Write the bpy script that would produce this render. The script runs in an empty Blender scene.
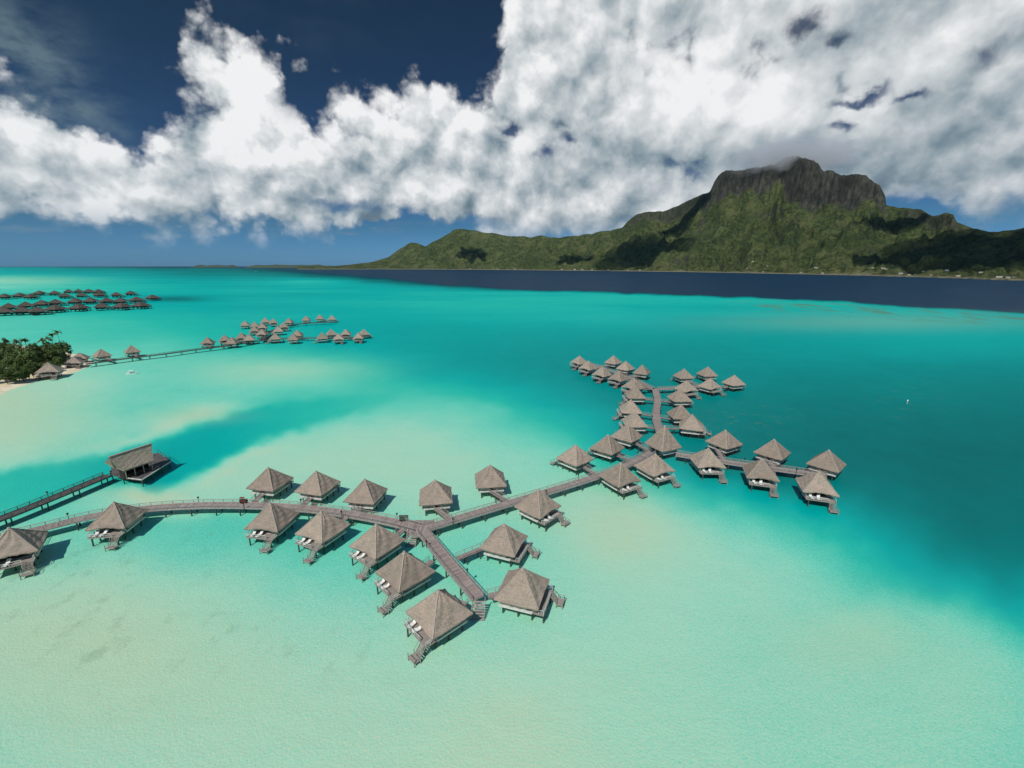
import bpy, bmesh, math, random
import numpy as np
from mathutils import Vector, Matrix
R = math.radians
random.seed(7)
SC = bpy.context.scene
COL = SC.collection

# ---------------------------------------------------------------- camera
W, H, F, CAMZ, HOR = 1024, 768, 450.0, 60.0, 265.0
PITCH = math.atan((384 - HOR) / F)
cam_d = bpy.data.cameras.new('camera'); cam = bpy.data.objects.new('camera', cam_d); COL.objects.link(cam)
cam_d.sensor_width = 36; cam_d.lens = 36 * F / W
cam_d.clip_start = 1; cam_d.clip_end = 200000
cam.location = (0, 0, CAMZ); cam.rotation_euler = (math.pi / 2 - PITCH, 0, 0)
SC.camera = cam

# ---------------------------------------------------------------- sun, exposure
SUN_EL, SUN_AZ = R(50), math.atan2(-0.42, -0.90)      # azimuth measured from +Y towards +X
sdir = Vector((math.sin(SUN_AZ) * math.cos(SUN_EL), math.cos(SUN_AZ) * math.cos(SUN_EL), math.sin(SUN_EL)))
sl = bpy.data.lights.new('sun', 'SUN'); sl.energy = 3.6; sl.angle = R(0.5); sl.color = (1.0, 0.955, 0.89)
so = bpy.data.objects.new('sun', sl); COL.objects.link(so)
so.rotation_euler = sdir.to_track_quat('Z', 'Y').to_euler(); so.location = (0, 0, 300)
SC.view_settings.view_transform = 'Standard'; SC.view_settings.look = 'None'
SC.view_settings.exposure = 0.0; SC.view_settings.gamma = 1.0; SC.view_settings.use_curve_mapping = False
SC.cycles.use_denoising = True
SC.cycles.max_bounces = 4; SC.cycles.diffuse_bounces = 2; SC.cycles.glossy_bounces = 2; SC.cycles.volume_bounces = 2; SC.cycles.transparent_max_bounces = 12
SC.cycles.sample_clamp_indirect = 4.0
SC.cycles.volume_step_rate = 4.0; SC.cycles.volume_max_steps = 128

# ---------------------------------------------------------------- node helper
class NT:
    def __init__(s, nt): s.nt = nt
    def n(s, t, **kw):
        nd = s.nt.nodes.new(t)
        for k, v in kw.items(): setattr(nd, k, v)
        return nd
    def put(s, sock, v):
        if v is None: return
        if isinstance(v, bpy.types.NodeSocket): s.nt.links.new(v, sock)
        else: sock.default_value = v
    def m(s, op, a, b=None, c=None, clamp=False):
        nd = s.n('ShaderNodeMath', operation=op, use_clamp=clamp)
        s.put(nd.inputs[0], a); s.put(nd.inputs[1], b)
        if c is not None: s.put(nd.inputs[2], c)
        return nd.outputs[0]
    def v(s, op, a, b=None, scale=None):
        nd = s.n('ShaderNodeVectorMath', operation=op)
        s.put(nd.inputs[0], a); s.put(nd.inputs[1], b)
        if scale is not None: s.put(nd.inputs['Scale'], scale)
        return nd.outputs[0]
    def mix(s, f, a, b, mode='MIX'):
        nd = s.n('ShaderNodeMix', data_type='RGBA', blend_type=mode, clamp_factor=True)
        s.put(nd.inputs[0], f); s.put(nd.inputs[6], a); s.put(nd.inputs[7], b)
        return nd.outputs[2]
    def step(s, x, lo, hi, a=0.0, b=1.0):
        nd = s.n('ShaderNodeMapRange', interpolation_type='SMOOTHSTEP')
        for i, q in enumerate((x, lo, hi, a, b)): s.put(nd.inputs[i], q)
        return nd.outputs[0]
    def noise(s, vec, scale, detail=4, rough=.5, lac=2.0, dist=0.0):
        nd = s.n('ShaderNodeTexNoise'); s.put(nd.inputs['Vector'], vec)
        nd.inputs['Scale'].default_value = scale; nd.inputs['Detail'].default_value = detail
        nd.inputs['Roughness'].default_value = rough; nd.inputs['Lacunarity'].default_value = lac
        nd.inputs['Distortion'].default_value = dist
        return nd.outputs[0]
    def voro(s, vec, scale, detail=2, smooth=.4, rough=.5, feature='SMOOTH_F1'):
        nd = s.n('ShaderNodeTexVoronoi', feature=feature); s.put(nd.inputs['Vector'], vec)
        nd.inputs['Scale'].default_value = scale; nd.inputs['Detail'].default_value = detail
        nd.inputs['Roughness'].default_value = rough
        if feature == 'SMOOTH_F1': nd.inputs['Smoothness'].default_value = smooth
        return nd.outputs['Distance']
    def ramp(s, f, stops, interp='LINEAR'):
        nd = s.n('ShaderNodeValToRGB'); s.put(nd.inputs[0], f); cr = nd.color_ramp; cr.interpolation = interp
        while len(cr.elements) < len(stops): cr.elements.new(.5)
        for e, (p, c) in zip(cr.elements, stops): e.position = p; e.color = (*c, 1)
        return nd.outputs[0]
    def curve(s, f, pts):
        nd = s.n('ShaderNodeFloatCurve'); s.put(nd.inputs['Value'], f); c = nd.mapping.curves[0]
        while len(c.points) < len(pts): c.points.new(.5, .5)
        for p, (x, y) in zip(c.points, pts): p.location = (x, y); p.handle_type = 'AUTO_CLAMPED'
        nd.mapping.use_clip = False; nd.mapping.update()
        return nd.outputs[0]
def lin(r, g, b):
    f = lambda c: (c / 255 / 12.92) if c / 255 <= .04045 else ((c / 255 + .055) / 1.055) ** 2.4
    return (f(r), f(g), f(b))

def px_dir(x, y):
    """direction through a point of the view: only used to read off bearings and heights"""
    c, s_ = math.cos(PITCH), math.sin(PITCH)
    u, v = (x - 512) / F, (384 - y) / F
    return Vector((u, c + v * s_, -s_ + v * c))
def azel(x, y):
    d = px_dir(x, y); return math.atan2(d.x, d.y), math.atan2(d.z, math.hypot(d.x, d.y))
def gp(x, y, z=0.0):
    d = px_dir(x, y); t = (z - CAMZ) / d.z
    return Vector((d.x * t, d.y * t, z))

# ---------------------------------------------------------------- world: Nishita sky and cumulus by bearing and height
wd = bpy.data.worlds.new('World'); SC.world = wd; wd.use_nodes = True
wn = wd.node_tree; wn.nodes.clear(); N = NT(wn)
sky = N.n('ShaderNodeTexSky', sky_type='NISHITA'); sky.sun_disc = False
sky.sun_elevation = SUN_EL; sky.sun_rotation = SUN_AZ; sky.altitude = 0; sky.air_density = 1.0; sky.dust_density = 0.3; sky.ozone_density = 3.0
tc = N.n('ShaderNodeTexCoord').outputs['Generated']
sep = N.n('ShaderNodeSeparateXYZ'); N.put(sep.inputs[0], tc)
AZ = N.m('ARCTAN2', sep.outputs[0], sep.outputs[1]); EL = N.m('ARCSINE', sep.outputs[2])
A0, A1, EM = R(-66), R(66), R(50)
def cpts(lst, k=EM):
    o = []
    for x, y in lst:
        a, e = azel(x, y); o.append(((a - A0) / (A1 - A0), e / k))
    return o
TOP = [(-260,150),(-120,110),(-40,90),(0,100),(30,104),(60,120),(100,140),(125,150),(142,130),(160,112),(172,96),(176,60),(186,26),(215,6),(245,10),(272,26),(288,60),(302,96),(320,112),(345,86),(370,92),(390,98),(405,66),(432,34),(452,62),(470,84),(486,72),(497,40),(494,0)]
TOP = [p for p in TOP if p != (494,0)] + [(512,-10),(545,-90),(600,-180),(700,-260),(1024,-260),(1200,-160)]
TOP = sorted((x, y + (34 if 172 < x < 296 else 14) if 0 < x < 500 else y) for x, y in TOP)
BASE = [(-260,215),(0,222),(100,228),(200,230),(300,231),(345,224),(400,218),(480,232),(560,240),(640,242),(720,225),(800,212),(880,208),(905,186),(960,205),(1024,200),(1200,225)]
un = N.m('DIVIDE', N.m('SUBTRACT', AZ, A0), A1 - A0, clamp=True)
warp = N.n('ShaderNodeTexNoise'); N.put(warp.inputs['Vector'], tc); warp.inputs['Scale'].default_value = 15; warp.inputs['Detail'].default_value = 5; warp.inputs['Roughness'].default_value = .6
wv = N.v('SUBTRACT', warp.outputs['Color'], (.5, .5, .5))
wsep = N.n('ShaderNodeSeparateXYZ'); N.put(wsep.inputs[0], wv)
AZw = N.m('MULTIPLY_ADD', wsep.outputs[0], .07, AZ); ELw = N.m('MULTIPLY_ADD', wsep.outputs[2], .07, EL)
unw = N.m('DIVIDE', N.m('SUBTRACT', AZw, A0), A1 - A0, clamp=True)
top = N.m('MULTIPLY', N.curve(unw, cpts(TOP)), EM); base = N.m('MULTIPLY', N.curve(unw, cpts(BASE)), EM)
dT = N.m('SUBTRACT', top, ELw); dB = N.m('SUBTRACT', ELw, base)
def height(vec):
    a = N.noise(vec, 4.2, 9, .56, 2.1); b = N.voro(N.v('ADD', vec, wvs), 9, 4, 0, .5, 'F1')
    return N.m('ADD', N.m('MULTIPLY', a, .90), N.m('MULTIPLY', N.m('SUBTRACT', .75, b), .52))
wvs = N.v('SCALE', wv, None, .035)
P0 = N.v('MULTIPLY', tc, (1.1, 1.1, 1.2))
H0 = height(P0)
H1 = height(N.v('ADD', P0, (-.02, 0, .03)))
H2 = N.noise(N.v('ADD', P0, (-.07, 0, .085)), 4, 4, .5)
H3 = N.noise(P0, 4, 4, .5)
S = N.m('MINIMUM', N.m('DIVIDE', dT, .065), N.m('DIVIDE', dB, .033))
S = N.m('MINIMUM', S, 1.5)
def gauss(x, y, rx, ry, amp):
    a, e = azel(x, y)
    ra = abs(azel(x + rx, y)[0] - azel(x - rx, y)[0]) / 2; re = abs(azel(x, y + ry)[1] - azel(x, y - ry)[1]) / 2
    qx = N.m('DIVIDE', N.m('SUBTRACT', AZw, a), ra); qy = N.m('DIVIDE', N.m('SUBTRACT', ELw, e), re)
    q = N.m('ADD', N.m('MULTIPLY', qx, qx), N.m('MULTIPLY', qy, qy))
    return N.m('MULTIPLY', N.m('EXPONENT', N.m('MULTIPLY', q, -1)), amp)
HN = N.m('MAXIMUM', N.m('ADD', N.m('MULTIPLY_ADD', H3, -3.0, 2.6), N.m('MULTIPLY_ADD', H0, -2.5, 1.6)), 0)
holes = None
for g in [(812,18,20,13,2.0),(838,36,14,8,1.2),(512,130,9,6,1.7),(545,154,11,8,1.7),(568,138,8,6,1.2),(858,99,24,5,1.6),(915,99,20,5,1.6),(846,127,14,6,1.7),(990,50,26,18,1.1),(400,60,1,1,0),(1010,150,14,10,.4),(905,215,36,20,1.6),(960,240,80,26,2.6),(1022,215,20,28,1.2),(340,205,40,7,1.4),(470,225,40,9,1.2),(300,110,22,18,.8)]:
    q = gauss(*g); holes = q if holes is None else N.m('ADD', holes, q)
bumps = None
for g in [(1012,205,16,20,2.0),(905,190,40,22,1.3),(960,190,26,10,1.0),(230,60,50,50,.6),(372,212,26,6,2.4),(590,228,30,6,1.0),(72,168,62,30,2.2),(20,120,34,18,1.2)]:
    q = gauss(*g); bumps = q if bumps is None else N.m('ADD', bumps, q)
D = N.m('ADD', N.m('ADD', S, 1.55), N.m('MULTIPLY', N.m('SUBTRACT', H0, .60), 4.6))
D = N.m('ADD', D, bumps)
alpha = N.step(D, -.15, .95)
alpha = N.m('MULTIPLY', alpha, N.step(EL, .015, .105))
alpha = N.m('MULTIPLY', alpha, N.m('SUBTRACT', 1, N.m('MULTIPLY', N.m('POWER', N.step(N.m('MULTIPLY', holes, HN), .15, 3.2), .8), .92)))
relief = N.m('MULTIPLY', N.m('SUBTRACT', H0, H1), 1.7)  # light and shade on the cloud puffs, put into their colour
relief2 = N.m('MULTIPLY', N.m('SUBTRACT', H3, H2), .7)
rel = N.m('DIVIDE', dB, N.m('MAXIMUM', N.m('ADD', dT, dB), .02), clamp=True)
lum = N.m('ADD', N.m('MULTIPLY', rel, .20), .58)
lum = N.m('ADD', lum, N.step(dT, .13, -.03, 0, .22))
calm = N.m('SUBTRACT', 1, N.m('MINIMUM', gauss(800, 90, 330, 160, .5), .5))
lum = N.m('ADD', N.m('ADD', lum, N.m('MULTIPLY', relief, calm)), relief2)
for g in [(240,70,60,60,.20),(720,80,90,60,.24),(640,30,70,50,.14),(760,120,50,30,.10),(580,200,60,14,.16),(720,205,60,14,.05)]:
    lum = N.m('ADD', lum, gauss(*g))
for g in [(790,165,110,26,.20),(900,150,100,40,.14),(1000,100,60,90,.12),(560,160,90,40,.08),(900,20,120,30,.12),(650,150,60,30,.10),(300,180,100,40,.08),(280,70,22,26,.16)]:
    lum = N.m('SUBTRACT', lum, gauss(*g))
lum = N.m('MAXIMUM', lum, .05)
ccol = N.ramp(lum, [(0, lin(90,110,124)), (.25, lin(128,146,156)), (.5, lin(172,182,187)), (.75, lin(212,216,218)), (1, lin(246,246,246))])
# clear sky: Nishita, deepened the way a polariser deepens it
skyc = N.mix(1.0, sky.outputs[0], (.34, .52, .74, 1), 'MULTIPLY')
skyg = N.n('ShaderNodeGamma'); N.put(skyg.inputs[0], skyc); skyg.inputs[1].default_value = 1.3
SKYS = .085
skyv = N.v('SCALE', skyg.outputs[0], None, SKYS)
zr = N.ramp(N.m('DIVIDE', EL, .8), [(0, (.42, .62, .95)), (.09, (.30, .44, .46)), (.22, (.16, .24, .27)), (.42, (.12, .21, .20)), (.60, (.13, .23, .19)), (.95, (1.5, 1.6, 1.15))])
skyv = N.mix(1.0, skyv, zr, 'MULTIPLY')
# thin high veil at the left, faint bank of small clouds low over the sea
P2 = N.v('MULTIPLY', tc, (.7, .7, 1.5))
veil = N.m('ADD', gauss(10, 60, 75, 60, 2.0), gauss(80, 118, 60, 16, .9))
veil = N.m('ADD', veil, gauss(300, 10, 90, 40, .15))
va = N.m('MULTIPLY', veil, N.step(N.noise(P2, 14, 8, .6), .38, .78), clamp=True)
out = N.mix(N.m('MULTIPLY', va, .62), skyv, (*lin(112,132,140), 1))
low = N.step(N.noise(N.v('MULTIPLY', tc, (1, 1, 5)), 15, 7, .6), .52, .75)
band = N.m('MULTIPLY', N.step(EL, .012, .045), N.step(EL, .11, .065))
out = N.mix(N.m('MULTIPLY', N.m('MULTIPLY', low, band), .45), out, (*lin(120,140,155), 1))
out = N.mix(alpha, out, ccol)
bg = N.n('ShaderNodeBackground'); N.put(bg.inputs[0], out); bg.inputs[1].default_value = 1.0
wo = N.n('ShaderNodeOutputWorld'); wn.links.new(bg.outputs[0], wo.inputs[0])
wd.cycles.sampling_method = 'NONE'

# ---------------------------------------------------------------- materials
def material(name, build, rough=.8):
    m = bpy.data.materials.new(name); m.use_nodes = True; nt = m.node_tree; nt.nodes.clear(); n = NT(nt)
    b = n.n('ShaderNodeBsdfPrincipled'); b.inputs['Roughness'].default_value = rough
    o = n.n('ShaderNodeOutputMaterial'); nt.links.new(b.outputs[0], o.inputs[0])
    build(n, b, o); return m
def bump(n, b, h, strength=.5, dist=.1):
    q = n.n('ShaderNodeBump'); q.inputs['Strength'].default_value = strength; q.inputs['Distance'].default_value = dist
    n.put(q.inputs['Height'], h); n.put(b.inputs['Normal'], q.outputs[0]); return q
def obj_coord(n, rnd=True):
    t = n.n('ShaderNodeTexCoord').outputs['Object']
    return t
def simple(name, c1, c2, scale=3, rough=.8, stretch=(1, 1, 1), bs=.3, spec=.3):
    def f(n, b, o):
        p = n.v('MULTIPLY', obj_coord(n), stretch)
        a = n.noise(p, scale, 6, .6)
        oi = n.n('ShaderNodeObjectInfo').outputs['Random']
        col = n.mix(n.step(a, .3, .7), (*c1, 1), (*c2, 1))
        n.put(b.inputs['Base Color'], col); b.inputs['Specular IOR Level'].default_value = spec
        bump(n, b, a, bs, .04)
    return material(name, f, rough)
def thatch_f(n, b, o):
    uv = n.n('ShaderNodeUVMap').outputs[0]
    oi = n.n('ShaderNodeObjectInfo').outputs['Random']
    off = n.v('SCALE', (17.0, 31.0, 5.0), None, oi)
    p = n.v('ADD', uv, off)
    st = n.noise(n.v('MULTIPLY', p, (9, 1.6, 1)), 2.4, 6, .65)
    big = n.noise(p, .55, 4, .6)
    lay = n.noise(n.v('MULTIPLY', p, (.5, 3.2, 1)), 1.0, 3, .6)
    c = n.mix(n.step(st, .32, .68), (*lin(112,102,92), 1), (*lin(194,178,158), 1))
    c = n.mix(n.m('MULTIPLY', n.step(big, .40, .7), .6), c, (*lin(184,160,144), 1))
    c = n.mix(n.m('MULTIPLY', n.step(lay, .5, .68), .35), c, (*lin(112,106,98), 1))
    v = n.m('ADD', n.m('MULTIPLY', oi, .30), .80)
    c = n.v('SCALE', c, None, v); wt = n.m('FRACT', n.m('MULTIPLY', oi, 7.3)); c = n.mix(n.m('MULTIPLY', wt, .4), c, n.mix(1, c, (.86, .92, .92, 1), 'MULTIPLY'))
    n.put(b.inputs['Base Color'], c); b.inputs['Specular IOR Level'].default_value = .1
    bump(n, b, n.m('ADD', st, lay), .9, .12)
M_thatch = material('thatch', thatch_f, .95)
M_ridge = simple('ridge_thatch', lin(150,136,124), lin(186,172,158), 6, .95, (1, 1, 1), .6, .1)
M_wall = simple('woven_wall', lin(150,156,146), lin(186,190,178), 5, .8, (1, 1, 4))
M_white = simple('pale_trim', lin(190,188,180), lin(222,220,212), 2, .6)
M_deckw = simple('pale_deck', lin(132,122,114), lin(168,158,148), 2.5, .75, (1, 6, 1))
M_pile = simple('weathered_pile', lin(58,62,58), lin(96,96,90), 3, .85, (1, 1, .5))
M_rail = simple('weathered_rail', lin(138,130,124), lin(178,168,160), 3, .8)
M_dark = simple('dark_wood', lin(40,34,32), lin(66,56,50), 3, .7)
M_gdark = simple('grey_timber', lin(70,66,64), lin(108,100,96), 2.5, .8)  # dark grey timber for jetty edges, railings and far left huts
M_cush = simple('white_cushion', lin(225,222,214), lin(240,238,232), 2, .8)
M_red = simple('red_paint', lin(120,50,44), lin(150,66,56), 2, .5)
M_trunk = simple('bark', lin(84,72,60), lin(120,106,90), 5, .9)
M_glass = simple('window_glass', lin(20,26,28), lin(34,42,44), 1, .12, (1, 1, 1), 0, .6)
M_house = simple('house_paint', lin(170,160,145), lin(205,198,184), .2, .7)
M_hroof = simple('house_roof', lin(150,140,135), lin(190,184,178), .1, .6)
M_hred = simple('red_roof', lin(120,60,50), lin(140,80,66), .1, .6)
M_darkthatch = simple('dark_thatch', lin(64,58,54), lin(112,102,94), 3, .95, (1, 1, 1), .5, .1)  # darker thatch tone for the far left cluster
def jetty_f(n, b, o):
    uv = n.n('ShaderNodeUVMap').outputs[0]
    sp = n.n('ShaderNodeSeparateXYZ'); n.put(sp.inputs[0], uv)
    pl = n.m('FRACT', n.m('DIVIDE', sp.outputs[0], .28))
    idx = n.m('FLOOR', n.m('DIVIDE', sp.outputs[0], .28))
    wn_ = n.n('ShaderNodeTexWhiteNoise', noise_dimensions='1D'); n.put(wn_.inputs['W'], idx)
    a = n.noise(uv, .35, 5, .6)
    c = n.mix(wn_.outputs[0], (*lin(128,116,110), 1), (*lin(168,156,148), 1))
    c = n.mix(n.m('MULTIPLY', n.step(a, .42, .66), .6), c, (*lin(154,132,122), 1))
    gap = n.step(pl, .0, .12)
    c = n.mix(gap, (*lin(60,54,50), 1), c)
    n.put(b.inputs['Base Color'], c); b.inputs['Specular IOR Level'].default_value = .2
    bump(n, b, gap, .4, .03)
M_jetty = material('jetty_planks', jetty_f, .85)
M_djetty = simple('dark_planks', lin(72,68,66), lin(104,98,94), 1.2, .8, (1, 1, 1))
def sand_f(n, b, o):
    p = obj_coord(n); a = n.noise(p, .12, 8, .6); c = n.mix(n.step(a, .35, .65), (*lin(214,196,160), 1), (*lin(236,224,196), 1))
    n.put(b.inputs['Base Color'], c); bump(n, b, a, .3, .3)
M_sand = material('sand', sand_f, .95)
def leaf_mat(name, c1, c2):
    def f(n, b, o):
        g = n.n('ShaderNodeNewGeometry')
        oi = n.n('ShaderNodeObjectInfo').outputs['Random']
        a = n.noise(obj_coord(n), .5, 3, .6)
        c = n.mix(n.m('MULTIPLY_ADD', g.outputs['Random Per Island'], .6, n.m('MULTIPLY', a, .4)), (*c1, 1), (*c2, 1))
        c = n.v('SCALE', c, None, n.m('MULTIPLY_ADD', oi, .5, .75))
        n.put(b.inputs['Base Color'], c); b.inputs['Specular IOR Level'].default_value = .2
    return material(name, f, .7)
M_leaf = leaf_mat('leaves', (.03, .062, .018), (.15, .20, .055))
M_palm = leaf_mat('palm_leaves', (.03, .06, .015), (.10, .13, .04))

# ---------------------------------------------------------------- object helpers
def link(o, parent=None):
    COL.objects.link(o)
    if parent is not None: o.parent = parent
    return o
def mesh_obj(name, me, mats, parent=None):
    o = bpy.data.objects.new(name, me)
    for m in (mats if isinstance(mats, (list, tuple)) else [mats]): me.materials.append(m)
    return link(o, parent)
def tag(o, label=None, cat=None, group=None, kind=None):
    if label: o['label'] = label
    if cat: o['category'] = cat
    if group: o['group'] = group
    if kind: o['kind'] = kind
    return o
def empty(name, loc, rz=0.0):
    o = bpy.data.objects.new(name, None); o.empty_display_size = .5; COL.objects.link(o)
    o.location = loc; o.rotation_euler = (0, 0, rz); return o
KIDS = {}
def part(name, me_or_mb, mats, parent):
    me = me_or_mb.mesh(name) if isinstance(me_or_mb, MB) else me_or_mb
    if not me.materials:
        for m in (mats if isinstance(mats, (list, tuple)) else [mats]): me.materials.append(m)
    o = bpy.data.objects.new(name, me); link(o, parent); KIDS.setdefault(parent.name, []).append(o); return o
def copy_tree(o, parent=None):
    c = o.copy(); COL.objects.link(c)
    if parent is not None: c.parent = parent; KIDS.setdefault(parent.name, []).append(c)
    for ch in KIDS.get(o.name, []): copy_tree(ch, c)
    return c
class MB:
    def __init__(s): s.v = []; s.f = []; s.mi = []; s.uv = []
    def face(s, pts, mi=0, uvs=None):
        i = len(s.v); s.v += [tuple(p) for p in pts]; s.f.append(tuple(range(i, i + len(pts)))); s.mi.append(mi)
        s.uv += uvs if uvs else [(p[0], p[1]) for p in pts]
    def box(s, x0, x1, y0, y1, z0, z1, mi=0, M=None):
        c = [Vector((x, y, z)) for z in (z0, z1) for y in (y0, y1) for x in (x0, x1)]
        if M is not None: c = [M @ p for p in c]
        for q in ((0, 2, 3, 1), (4, 5, 7, 6), (0, 1, 5, 4), (2, 6, 7, 3), (0, 4, 6, 2), (1, 3, 7, 5)):
            s.face([c[k] for k in q], mi)
    def bar(s, a, b, w, h=None, mi=0):
        a, b = Vector(a), Vector(b); h = h or w; d = (b - a)
        if d.length < 1e-6: return
        q = d.to_track_quat('X', 'Z').to_matrix().to_4x4(); M = Matrix.Translation(a) @ q
        s.box(0, d.length, -w / 2, w / 2, -h / 2, h / 2, mi, M)
    def cyl(s, a, b, r0, r1=None, n=8, mi=0):
        a, b = Vector(a), Vector(b); r1 = r0 if r1 is None else r1
        q = (b - a).to_track_quat('Z', 'Y').to_matrix()
        A = [a + q @ Vector((math.cos(t) * r0, math.sin(t) * r0, 0)) for t in [2 * math.pi * k / n for k in range(n)]]
        B = [b + q @ Vector((math.cos(t) * r1, math.sin(t) * r1, 0)) for t in [2 * math.pi * k / n for k in range(n)]]
        for k in range(n): s.face([A[k], A[(k + 1) % n], B[(k + 1) % n], B[k]], mi)
        s.face(B, mi); s.face(A[::-1], mi)
    def mesh(s, name):
        me = bpy.data.meshes.new(name); me.from_pydata(s.v, [], s.f)
        uvl = me.uv_layers.new(name='UVMap'); uvl.data.foreach_set('uv', np.array(s.uv, dtype=np.float32).ravel())
        me.polygons.foreach_set('material_index', s.mi); me.update(); return me

# numpy value noise
def vnoise(x, y, seed=0):
    xi = np.floor(x).astype(np.int64); yi = np.floor(y).astype(np.int64); xf = x - xi; yf = y - yi
    u = xf * xf * xf * (xf * (xf * 6 - 15) + 10); v = yf * yf * yf * (yf * (yf * 6 - 15) + 10)
    def h(a, b):
        n = (a * 374761393 + b * 668265263 + seed * 144665) & 0xffffffff
        n = ((n ^ (n >> 13)) * 1274126177) & 0xffffffff
        n = (n ^ (n >> 16)) & 0xffffffff
        return n / 4294967295.0
    return (h(xi, yi) * (1 - u) + h(xi + 1, yi) * u) * (1 - v) + (h(xi, yi + 1) * (1 - u) + h(xi + 1, yi + 1) * u) * v
def fbm(x, y, o=5, seed=0, g=.5, ridged=False):
    t = 0; a = 1; s = 0
    for k in range(o):
        q = vnoise(x * 2 ** k + 13.7 * k, y * 2 ** k - 7.1 * k, seed + k)
        if ridged: q = 1 - abs(2 * q - 1)
        t = t + a * q; s += a; a *= g
    return t / s
def sstep(x, a, b):
    t = np.clip((x - a) / (b - a), 0, 1); return t * t * (3 - 2 * t)

# ---------------------------------------------------------------- water
DEPTH = {
 275: [(0,.62),(60,.62),(130,.70),(200,.78),(260,.80),(330,.9),(420,.96)],
 281: [(0,.26),(50,.36),(110,.58),(200,.66),(270,.66),(310,.50),(350,.60),(400,.8),(450,.84)],
 298: [(0,.50),(110,.57),(180,.64),(300,.62),(400,.56),(500,.52),(600,.52),(700,.56),(800,.56),(900,.58),(1020,.62)],
 320: [(0,.40),(60,.42),(130,.50),(200,.55),(300,.60),(400,.62),(500,.60),(600,.58),(700,.66),(800,.66),(900,.62),(1000,.64)],
 345: [(0,.40),(120,.42),(160,.38),(200,.45),(250,.50),(330,.60),(400,.66),(450,.68),(520,.70),(600,.73),(700,.72),(800,.70),(900,.66),(1000,.66)],
 370: [(110,.27),(160,.36),(215,.30),(270,.25),(320,.30),(360,.42),(420,.63),(470,.69),(540,.73),(600,.77),(700,.75),(800,.77),(900,.77),(1000,.78)],
 390: [(0,.10),(30,.20),(80,.20),(130,.33),(180,.36),(230,.32),(290,.34),(340,.40),(380,.44),(430,.46),(480,.54),(540,.68),(600,.77),(700,.79),(800,.80),(1000,.82)],
 410: [(0,.14),(60,.26),(120,.36),(165,.34),(205,.22),(235,.34),(285,.52),(340,.50),(385,.36),(440,.32),(500,.42),(560,.60),(610,.75),(750,.82),(900,.84),(1000,.85)],
 430: [(0,.14),(60,.22),(120,.28),(160,.22),(185,.34),(215,.62),(250,.50),(290,.30),(350,.24),(420,.22),(480,.30),(530,.42),(570,.50),(610,.68),(700,.82),(850,.86),(1000,.87)],
 455: [(0,.18),(40,.20),(90,.34),(160,.68),(195,.66),(222,.42),(260,.22),(350,.19),(450,.19),(520,.28),(560,.32),(600,.55),(650,.72),(720,.82),(850,.88),(1000,.88)],
 475: [(0,.46),(40,.50),(80,.54),(120,.54),(155,.60),(185,.36),(230,.18),(300,.17),(450,.19),(540,.27),(580,.28),(640,.52),(700,.72),(780,.84),(900,.88),(1000,.88)],
 498: [(0,.46),(40,.42),(80,.28),(130,.12),(180,.14),(230,.20),(420,.20),(540,.25),(600,.22),(650,.32),(700,.46),(760,.62),(820,.77),(900,.84),(1000,.88)],
 520: [(20,.28),(80,.34),(150,.42),(220,.42),(330,.38),(460,.27),(560,.22),(620,.14),(680,.24),(740,.35),(800,.54),(860,.74),(930,.84),(1010,.88)],
 545: [(60,.32),(150,.33),(230,.38),(300,.38),(460,.32),(560,.25),(620,.14),(700,.2),(760,.3),(820,.38),(860,.52),(900,.72),(940,.80),(1010,.86)],
 575: [(0,.22),(80,.22),(180,.25),(280,.30),(360,.33),(470,.32),(570,.24),(650,.19),(740,.22),(820,.3),(880,.50),(920,.66),(1000,.80)],
 610: [(0,.14),(100,.14),(200,.20),(300,.24),(400,.24),(500,.26),(580,.22),(700,.22),(800,.27),(880,.31),(960,.46),(1010,.62)],
 635: [(820,.24),(900,.26),(960,.30),(1015,.38)],
 660: [(0,.15),(150,.14),(300,.18),(450,.2),(600,.18),(750,.25),(900,.28),(1010,.27)],
 720: [(0,.2),(200,.17),(400,.17),(520,.12),(600,.2),(800,.26),(1010,.29)],
 790: [(0,.22),(300,.18),(600,.16),(800,.25),(1010,.30)]}
def qc(x, y): return np.stack([x / 62.0, 9.5 * np.log(np.maximum(y, 262) - 240.0)], -1)
dp = np.array([(x, y, t) for y, l in DEPTH.items() for x, t in l], dtype=float)
def rbf_fit(pts, vals, sm=.02):
    d = np.linalg.norm(pts[:, None] - pts[None], axis=-1); n = len(pts)
    A = np.zeros((n + 1, n + 1)); A[:n, :n] = -d + np.eye(n) * sm; A[:n, n] = 1; A[n, :n] = 1
    return np.linalg.solve(A, np.append(vals, 0))
dq = qc(dp[:, 0], dp[:, 1]); dw = rbf_fit(dq, dp[:, 2], .15)
def rbf_eval(q, pts, w):
    out = np.empty(len(q))
    for i in range(0, len(q), 20000):
        d = np.linalg.norm(q[i:i + 20000, None] - pts[None], axis=-1); out[i:i + 20000] = -d @ w[:-1] + w[-1]
    return out
SHELF = np.array([(-300,262),(0,262),(240,264),(300,270),(350,276),(400,282),(450,287),(512,290.5),(600,292),(700,295),(800,299.5),(900,305),(1024,313),(1400,345)], float)
def bearings(X, Y):
    c, s = math.cos(PITCH), math.sin(PITCH); dep = np.maximum(Y * c + CAMZ * s, .5)
    return 512 + F * X / dep, 384 + F * (CAMZ * c - Y * s) / dep
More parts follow.
